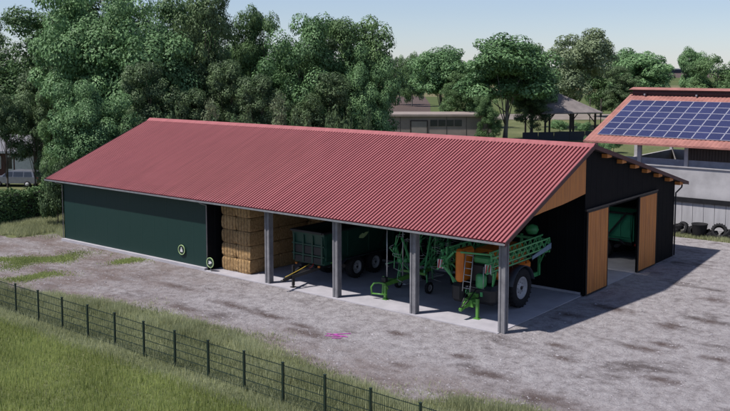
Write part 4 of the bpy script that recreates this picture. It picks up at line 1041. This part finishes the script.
# hedge
def hedge():
    x0, y0 = -41.9, -14.; x1, y1 = -42.6, 9.
    n = 26000; t = rng.uniform(0, 1, n); face = rng.uniform(0, 1, n)
    hw, hh = .75, 2.15
    X = x0 + (x1 - x0) * t; Y = y0 + (y1 - y0) * t; dx = np.zeros(n); z = np.zeros(n); nr = np.zeros((n, 3))
    a = face < .42; b_ = (face >= .42) & (face < .72); c = face >= .72
    bul = .14 * np.sin(Y * 1.7) + .1 * np.sin(Y * 4.1)
    dx[a] = hw + bul[a]; z[a] = rng.uniform(0, hh, a.sum()); nr[a] = (1, 0, .2)
    dx[b_] = rng.uniform(-hw, hw, b_.sum()); z[b_] = hh + bul[b_]; nr[b_] = (0, 0, 1)
    dx[c] = -hw; z[c] = rng.uniform(0, hh, c.sum()); nr[c] = (-1, 0, .2)
    p = np.stack([X + dx, Y, z], 1) + rng.normal(size=(n, 3)) * .1
    p[:, 2] = np.maximum(p[:, 2], .03)
    nrm = nr + rng.normal(size=(n, 3)) * .6; nrm /= np.linalg.norm(nrm, axis=1)[:, None]
    u = np.cross(nrm, rng.normal(size=(n, 3))); u /= np.linalg.norm(u, axis=1)[:, None]; v = np.cross(nrm, u); s = rng.uniform(.05, .11, n)[:, None]
    q = np.stack([p - u * s, p - v * s * .6, p + u * s, p + v * s * .6], 1)
    th = thing('hedge', 'clipped dark green hedge in front of the parked car and brick house', 'hedge', (0, 0, 0))
    quads('foliage', q, np.clip(.4 + rng.normal(size=n) * .2, 0, 1), M['leafA'], th)
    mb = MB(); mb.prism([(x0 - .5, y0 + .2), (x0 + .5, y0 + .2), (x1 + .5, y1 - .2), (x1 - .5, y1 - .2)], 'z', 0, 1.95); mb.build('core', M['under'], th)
hedge()

# grass as blades
def blades(name, n, pts_fn, hmin, hmax, wd, m, label, lean=.35):
    xy = pts_fn(n); n = len(xy); h = rng.uniform(hmin, hmax, n) * (.75 + .5 * (np.sin(xy[:, 0] * 1.3) * np.sin(xy[:, 1] * 1.7 + 1) * .5 + .5))
    a = rng.uniform(0, 6.283, n); d = np.stack([np.cos(a), np.sin(a)], 1); w_ = wd * rng.uniform(.6, 1.3, n)
    la = rng.uniform(0, 6.283, n); ln = rng.uniform(0, lean, n) * h
    b0 = np.column_stack([xy - d * w_[:, None], np.full(n, -.005)]); b1 = np.column_stack([xy + d * w_[:, None], np.full(n, -.005)])
    tp = np.column_stack([xy + np.stack([np.cos(la), np.sin(la)], 1) * ln[:, None], h])
    T = np.clip(.5 + .22 * np.sin(xy[:, 0] * .9 + np.sin(xy[:, 1] * 1.3) * 1.5) + rng.normal(size=n) * .2, 0, 1)
    o = quads(name, np.stack([b0, b1, tp], 1), T, m); tag(o, label, 'grass', kind='stuff'); return o
M['field_grass'] = leafmat('field grass blades', (.23, .27, .085), (.44, .50, .18), .45, .7, 0)
M['tall_grass'] = leafmat('dry tipped verge grass', (.27, .29, .15), (.52, .54, .33), .45, .7, 0)
def box_pts(x0, x1, yl, yh):
    def f(n):
        x = rng.uniform(x0, x1, n); lo = np.array([yl(a) if callable(yl) else yl for a in x]); hi = np.array([yh(a) if callable(yh) else yh for a in x])
        return np.stack([x, lo + (hi - lo) * rng.uniform(0, 1, n)], 1)
    return f
yx = [p[0] for p in YARD[:15]]; yy = [p[1] for p in YARD[:15]]
def yard_edge(x): return float(np.interp(x, yx, yy))
blades('field_grass', 190000, box_pts(-34, 8, -24, lambda x: fy(x) - .9), .10, .26, .014, M['field_grass'], 'dense green field grass in front of the wire fence')
def verge(n):
    x = rng.uniform(-40, 14, n); lo = np.array([fy(a) - 1.3 for a in x]); hi = np.array([yard_edge(a) + .15 for a in x])
    return np.stack([x, lo + (hi - lo) * rng.uniform(0, 1, n) ** .95], 1)
blades('verge_grass', 100000, verge, .10, .30, .013, M['tall_grass'], 'taller pale grass growing along both sides of the wire fence', .5)
def clumps(n):
    cx_ = rng.uniform(-26, 8, 60); u = rng.uniform(.35, .98, 60); cy_ = np.array([fy(a) for a in cx_]) * (1 - u) + np.array([yard_edge(a) for a in cx_]) * u
    i = rng.integers(0, 60, n); return np.stack([cx_[i] + rng.normal(size=n) * .28, cy_[i] + rng.normal(size=n) * .16], 1)
blades('verge_tufts', 16000, clumps, .25, .55, .014, M['tall_grass'], 'taller grass tufts between the wire fence and the yard', .45)
def leftgrass(n):
    x = rng.uniform(-41.2, -33.6, n); y = rng.uniform(-3.5, 9, n)
    k = (y > -3.4 + (x + 44) * .28 + .3 * np.sin(x * 3)) & ((x < -36.2) | (y > 1.2 + (x + 36) * -.4) | (rng.uniform(0, 1, n) < .06)) & ((x < -34.3) | (rng.uniform(0, 1, n) < .5))
    return np.stack([x, y], 1)[k]
blades('lawn_grass', 60000, leftgrass, .12, .42, .018, M['tall_grass'], 'sunlit tall grass between the hedge and the shed end', .5)
def patches(n):
    out = []
    for (cx_, cy_, ax, ay, ang, k) in ((-28.6, -4.3, 3.0, 1.25, 1.42, .42), (-24.4, -1.3, 1.1, .7, 1.0, .12), (-30.6, -6.6, 2.4, 1.1, 1.3, .26), (-25.2, -7.0, 1.7, .8, 1.1, .2)):
        m_ = int(n * k); r_ = np.abs(rng.normal(size=m_)) * .55; t = rng.uniform(0, 6.283, m_); u = r_ * np.cos(t) * ax; v = (r_ * np.sin(t) + .35 * np.sin(u * 1.9 + cx_)) * ay
        out.append(np.stack([cx_ + u * math.cos(ang) - v * math.sin(ang), cy_ + u * math.sin(ang) + v * math.cos(ang)], 1))
    return np.concatenate(out)
def pebbles():
    n = 36000
    x = rng.uniform(-34, 16, n); y = rng.uniform(-9.4, 26, n)
    yx_ = [p[0] for p in YARD[:15]]; yy_ = [p[1] for p in YARD[:15]]
    k = (y > np.interp(x, yx_, yy_) - .3) & ~((x < .3) & (y > -.35))
    d = np.hypot(x - CAM.x, y - CAM.y); k &= (rng.uniform(0, 1, n) < np.clip(34 / d, 0, 1) ** 1.5); x = x[k]; y = y[k]; n = len(x)
    base = np.array([(1, 0, 0), (0, 1, 0), (-1, 0, 0), (0, -1, 0), (0, 0, .6), (0, 0, -.4)], float)
    F = np.array([(0, 1, 4), (1, 2, 4), (2, 3, 4), (3, 0, 4)])
    s_ = rng.gamma(2.2, .008, n) + .010; a = rng.uniform(0, 6.283, n)
    V_ = base[None] * s_[:, None, None] * rng.uniform(.6, 1.2, (n, 6, 1)) * np.array([1.3, .9, 1])
    ca, sa = np.cos(a)[:, None], np.sin(a)[:, None]
    X = V_[:, :, 0] * ca - V_[:, :, 1] * sa + x[:, None]; Y = V_[:, :, 0] * sa + V_[:, :, 1] * ca + y[:, None]; Z = V_[:, :, 2] + .004
    W_ = np.stack([X, Y, Z], 2); P = W_[:, F].reshape(-1, 3, 3)
    o = quads('loose_stones', P, np.repeat(rng.uniform(0, 1, n), 4), M['stone']); tag(o, 'loose small stones scattered over the yard', 'stones', kind='stuff')
M['stone'] = leafmat('loose stone', (.18, .165, .17), (.34, .32, .335), 0, .9, 0)
pebbles()
M['moss'] = leafmat('short green turf', (.20, .25, .08), (.40, .46, .18), .45, .7, 0)
blades('turf_patches', 26000, patches, .03, .09, .03, M['moss'], 'short bright turf patches in the yard near the green wall', .8)
def weeds(n):
    x = rng.uniform(-40, 16, n); e = np.interp(x, yx, yy); c = np.sin(x * 1.1) * np.sin(x * .37 + 1)
    y = e + np.abs(rng.normal(size=n)) * (.35 + .5 * np.clip(c, 0, 1))
    k = rng.uniform(0, 1, n) < .35 + .65 * (np.sin(x * 5.3) * np.sin(y * 6.1) > 0)
    return np.stack([x, y], 1)[k]
blades('yard_weeds', 16000, weeds, .04, .16, .016, M['tall_grass'], 'sparse weeds creeping from the verge onto the stony yard', .9)
def foot(n):
    x = rng.uniform(-9, 16, n); y = 26.4 + rng.uniform(0, 1.5, n) ** 1.0
    return np.stack([x, y], 1)
blades('wall_grass', 30000, foot, .10, .35, .02, M['tall_grass'], 'grass strip along the foot of the grey barn wall', .5)

# ------------------------------------------------------------------ brick house and car
hx, hy = at(2, 92)
def house():
    t = thing('brick_house', 'single storey brown brick house with a white garage door at left', 'house', (hx, hy, 0))
    # built on a local frame turned to face the road
    u = Vector((math.cos(YAW + .05), math.sin(YAW + .05), 0)); v = Vector((-u.y, u.x, 0)); O = Vector((hx, hy, 0))
    def T(b): b.v = [tuple(O + u * p[0] + v * p[1] + Vector((0, 0, p[2]))) for p in b.v]; return b
    mb = MB(); mb.box(-9, 3.4, 0, 8, 0, 2.75); mb.prism([(0.01, 2.75), (7.99, 2.75), (4, 4.6)], 'x', -8.9, 3.3); T(mb).build('wall', M['brick'], t)
    mb = MB(); mb.prism([(-.6, 2.62), (4, 4.78), (8.6, 2.62), (8.6, 2.78), (4, 4.95), (-.6, 2.78)], 'x', -9.4, 3.8); T(mb).build('roof', M['slate'], t)
    mb = MB(); mb.box(-9.4, 3.8, -.72, -.61, 2.55, 2.75); T(mb).build('gutter', M['pipe'], t)
    mb = MB(); mb.box(1.1, 3.0, -.06, -.002, 0.05, 2.25); 
    d = T(mb).build('garage_door', M['white'], t)
    mb = MB(); mb.box(.22, .95, -.05, -.002, .05, 2.3); d = T(mb).build('door', M['white'], t)
    mb = MB(); mb.box(.36, .80, -.07, -.052, .9, 2.1); T(mb).build('pane', M['glass'], d)
    for x in (-1.6, -4.5):
        mb = MB(); mb.box(x, x + 1.3, -.05, -.002, .9, 2.2); w_ = T(mb).build('window', M['white'], t)
        mb = MB(); mb.box(x + .08, x + .62, -.07, -.052, .98, 2.12); mb.box(x + .68, x + 1.22, -.07, -.052, .98, 2.12); T(mb).build('pane', M['glass'], w_)
house()
def car():
    x, y = at(15, 85.5); t = thing('parked_car', 'silver estate car parked in front of the brick house', 'car', (x, y, 0))
    u = Vector((math.cos(YAW - .1), math.sin(YAW - .1), 0)); v = Vector((-u.y, u.x, 0)); O = Vector((x, y, 0))
    def T(b): b.v = [tuple(O + u * p[0] + v * p[1] + Vector((0, 0, p[2] * .88))) for p in b.v]; return b
    prof = [(-2.3, .45), (-2.32, .8), (-2.2, 1.0), (-1.35, 1.12), (-.65, 1.68), (-.3, 1.76), (1.6, 1.74), (2.0, 1.62), (2.28, 1.05), (2.32, .5)]
    low = [(x_, z_) for x_, z_ in prof if z_ < 1.15]
    mb = MB(); body = [(-2.3, .4), (-2.34, .75), (-2.2, .98), (-1.35, 1.1), (2.26, 1.1), (2.34, .75), (2.3, .4)]
    vs = []; 
    for yy_, k in ((-.9, 1.), (-.86, 1.0), (.86, 1.), (.9, 1.)): pass
    mb.prism(body, 'y', -.9, .9)
    # cabin tapering inward
    cab = [(-1.3, 1.1), (-.62, 1.66), (-.3, 1.74), (1.6, 1.72), (1.98, 1.6), (2.2, 1.1)]
    n = len(cab); V = [(a, -.86 + max(0, z_ - 1.1) * .22, z_) for a, z_ in cab] + [(a, .86 - max(0, z_ - 1.1) * .22, z_) for a, z_ in cab]
    mb.add(V, [list(range(n)), list(range(n, 2 * n))[::-1]] + [(i, (i + 1) % n, n + (i + 1) % n, n + i) for i in range(n)]); T(mb).build('body', M['silver'], t)
    for s in (-1, 1):
        for a, b_ in ((-1.05, -.1), (0, .95), (1.05, 1.85)):
            mb = MB(); yo = s * .875; yt = s * .765; ta = a + (.42 if a < -1 else 0); tb = b_ - (.12 if b_ > 1.5 else 0)
            mb.add([(a, yo, 1.15), (b_, yo, 1.15), (tb, yt, 1.64), (ta, yt, 1.64), (a, yo - s * .03, 1.15), (b_, yo - s * .03, 1.15), (tb, yt - s * .03, 1.64), (ta, yt - s * .03, 1.64)], [(0, 1, 2, 3), (7, 6, 5, 4), (0, 4, 5, 1), (1, 5, 6, 2), (2, 6, 7, 3), (3, 7, 4, 0)]); T(mb).build('window', M['glass'], t)
    for a in (-1.45, 1.4):
        for s in (-1, 1):
            mb = MB(); mb.lathe([(-.1, .001), (-.1, .2), (-.11, .3), (-.06, .34), (.06, .34), (.11, .3), (.1, .2), (.1, .001)], (a, s * .84, .34), 'y', 20, closed=False); wv = T(mb).build('wheel', M['rubber'], t)
            mb = MB(); mb.lathe([(s * .12, .001), (s * .12, .19), (s * .09, .2)], (a, s * .84, .34), 'y', 16, closed=False); T(mb).build('rim', M['rim'], wv)
    for s in (-1, 1):
        mb = MB(); mb.box(2.3, 2.36, s * .7 - .12, s * .7 + .12, .8, 1.05); T(mb).build('tail_lamp', M['redp'], t)
        mb = MB(); mb.box(-2.38, -2.28, s * .65 - .18, s * .65 + .18, .72, .88); T(mb).build('headlight', M['white'], t)
car()

# ------------------------------------------------------------------ flat roofed shed in the background
def far_shed():
    d = 128; x0, y0 = at(386, d); x1, y1 = at(492, d)
    u = (Vector((x1, y1, 0)) - Vector((x0, y0, 0))); Lg = u.length; u.normalize(); v = Vector((-u.y, u.x, 0)); O = Vector((x0, y0, 0))
    H0 = hgt(114, d)
    t = thing('flat_roofed_shed', 'long grey brown flat roofed shed with a pale door and four windows', 'shed', (x0, y0, 0))
    def T(b): b.v = [tuple(O + u * p[0] + v * p[1] + Vector((0, 0, p[2]))) for p in b.v]; return b
    mb = MB(); mb.box(0, Lg, 0, 7, 0, H0 - .3); T(mb).build('wall', M['browngrey'], t)
    mb = MB(); mb.box(-.25, Lg + .25, -.35, 7.3, H0 - .298, H0); T(mb).build('roof', M['browngrey'], t)
    mb = MB(); mb.box(3.6, 5.8, -.06, -.003, .1, H0 - 1.0); T(mb).build('door', mat('pale beige door', (.32, .28, .25), None, 1, .8), t)
    mb = MB(); mb.box(3.45, 3.58, -.08, -.003, .1, H0 - .9); mb.box(5.82, 5.95, -.08, -.003, .1, H0 - .9); mb.box(3.45, 5.95, -.08, -.003, H0 - .98, H0 - .86); T(mb).build('door_frame', M['tarwood'], t)
    for i in range(4):
        mb = MB(); a = 6.3 + i * 1.15; mb.box(a, a + 1.02, -.05, -.003, H0 - 1.7, H0 - .8); T(mb).build('window', M['glass'], t)
    for a in (2.0, 8.6, 11.4):
        mb = MB(); mb.box(a, a + .05, -.03, -.003, 0, H0 - .35); T(mb).build('seam', M['tarwood'], t)
far_shed()
# low pale wall seen under the right end of the tall trees
xw, yw = at(300, 84); xw2, yw2 = at(382, 86)
mb = MB(); mb.bar((xw, yw, .9), (xw2, yw2, .9), .25, 1.9); o = mb.build('low_wall', M['wallgrey']); tag(o, 'low pale wall under the tall trees behind the red ridge', 'wall')

# ------------------------------------------------------------------ pavilion
def pavilion():
    x, y = at(560, 142); t = thing('pavilion', 'open pavilion with a grey brown hipped roof on dark posts', 'pavilion', (x, y, 0))
    O = Vector((x, y, 0)); a = YAW + .25; u = Vector((math.cos(a), math.sin(a), 0)); v = Vector((-u.y, u.x, 0))
    def T(b): b.v = [tuple(O + u * p[0] + v * p[1] + Vector((0, 0, p[2]))) for p in b.v]; return b
    A, B = 5.1, 4.4; ze, zt = 4.25, 7.1
    mb = MB(); V = [(-A, -B, ze), (A, -B, ze), (A, B, ze), (-A, B, ze), (-1.6, 0, zt), (-.2, 0, zt), (-A, -B, ze - .16), (A, -B, ze - .16), (A, B, ze - .16), (-A, B, ze - .16)]
    mb.add(V, [(0, 1, 5, 4), (1, 2, 5), (2, 3, 4, 5), (3, 0, 4), (0, 6, 7, 1), (1, 7, 8, 2), (2, 8, 9, 3), (3, 9, 6, 0), (6, 9, 8, 7)]); T(mb).build('roof', M['thatch'], t)
    for sx in (-1, 0, 1):
        for sy in (-1, 1):
            mb = MB(); mb.box(sx * (A - .9) - .12, sx * (A - .9) + .12, sy * (B - .8) - .12, sy * (B - .8) + .12, 0, ze - .16)
            if sx: mb.bar((sx * (A - .9), sy * (B - .8), 2.6), (sx * (A - 2.2), sy * (B - .8), ze - .2), .12)
            else: mb.bar((0, sy * (B - .8), 2.6), (1.2, sy * (B - .8), ze - .2), .12)
            T(mb).build('post', M['tarwood'], t)
    for i in range(5):
        mb = MB(); mb.box(-A - 3 + i * 2.6, -A - 3 + i * 2.6 + 2.5, -B + .3, -B + .4, 0, 1.35); T(mb).build('low_panel', M['darkwall'], t)
pavilion()
for i, (px, d, h) in enumerate(((601, 175, 5.0), (590, 178, 5.0), (612, 180, 5.0))):
    x, y = at(px, d); mb = MB(); mb.tube([(x, y, -.1), (x, y, h)], .09, 8); o = mb.build('field_pole', M['tarwood']); tag(o, ['middle slim dark pole in the field beyond the pavilion', 'left slim dark pole in the field nearest the pavilion roof', 'right slim dark pole in the field nearest the solar roof'][i], 'pole', 'slim poles in the field')
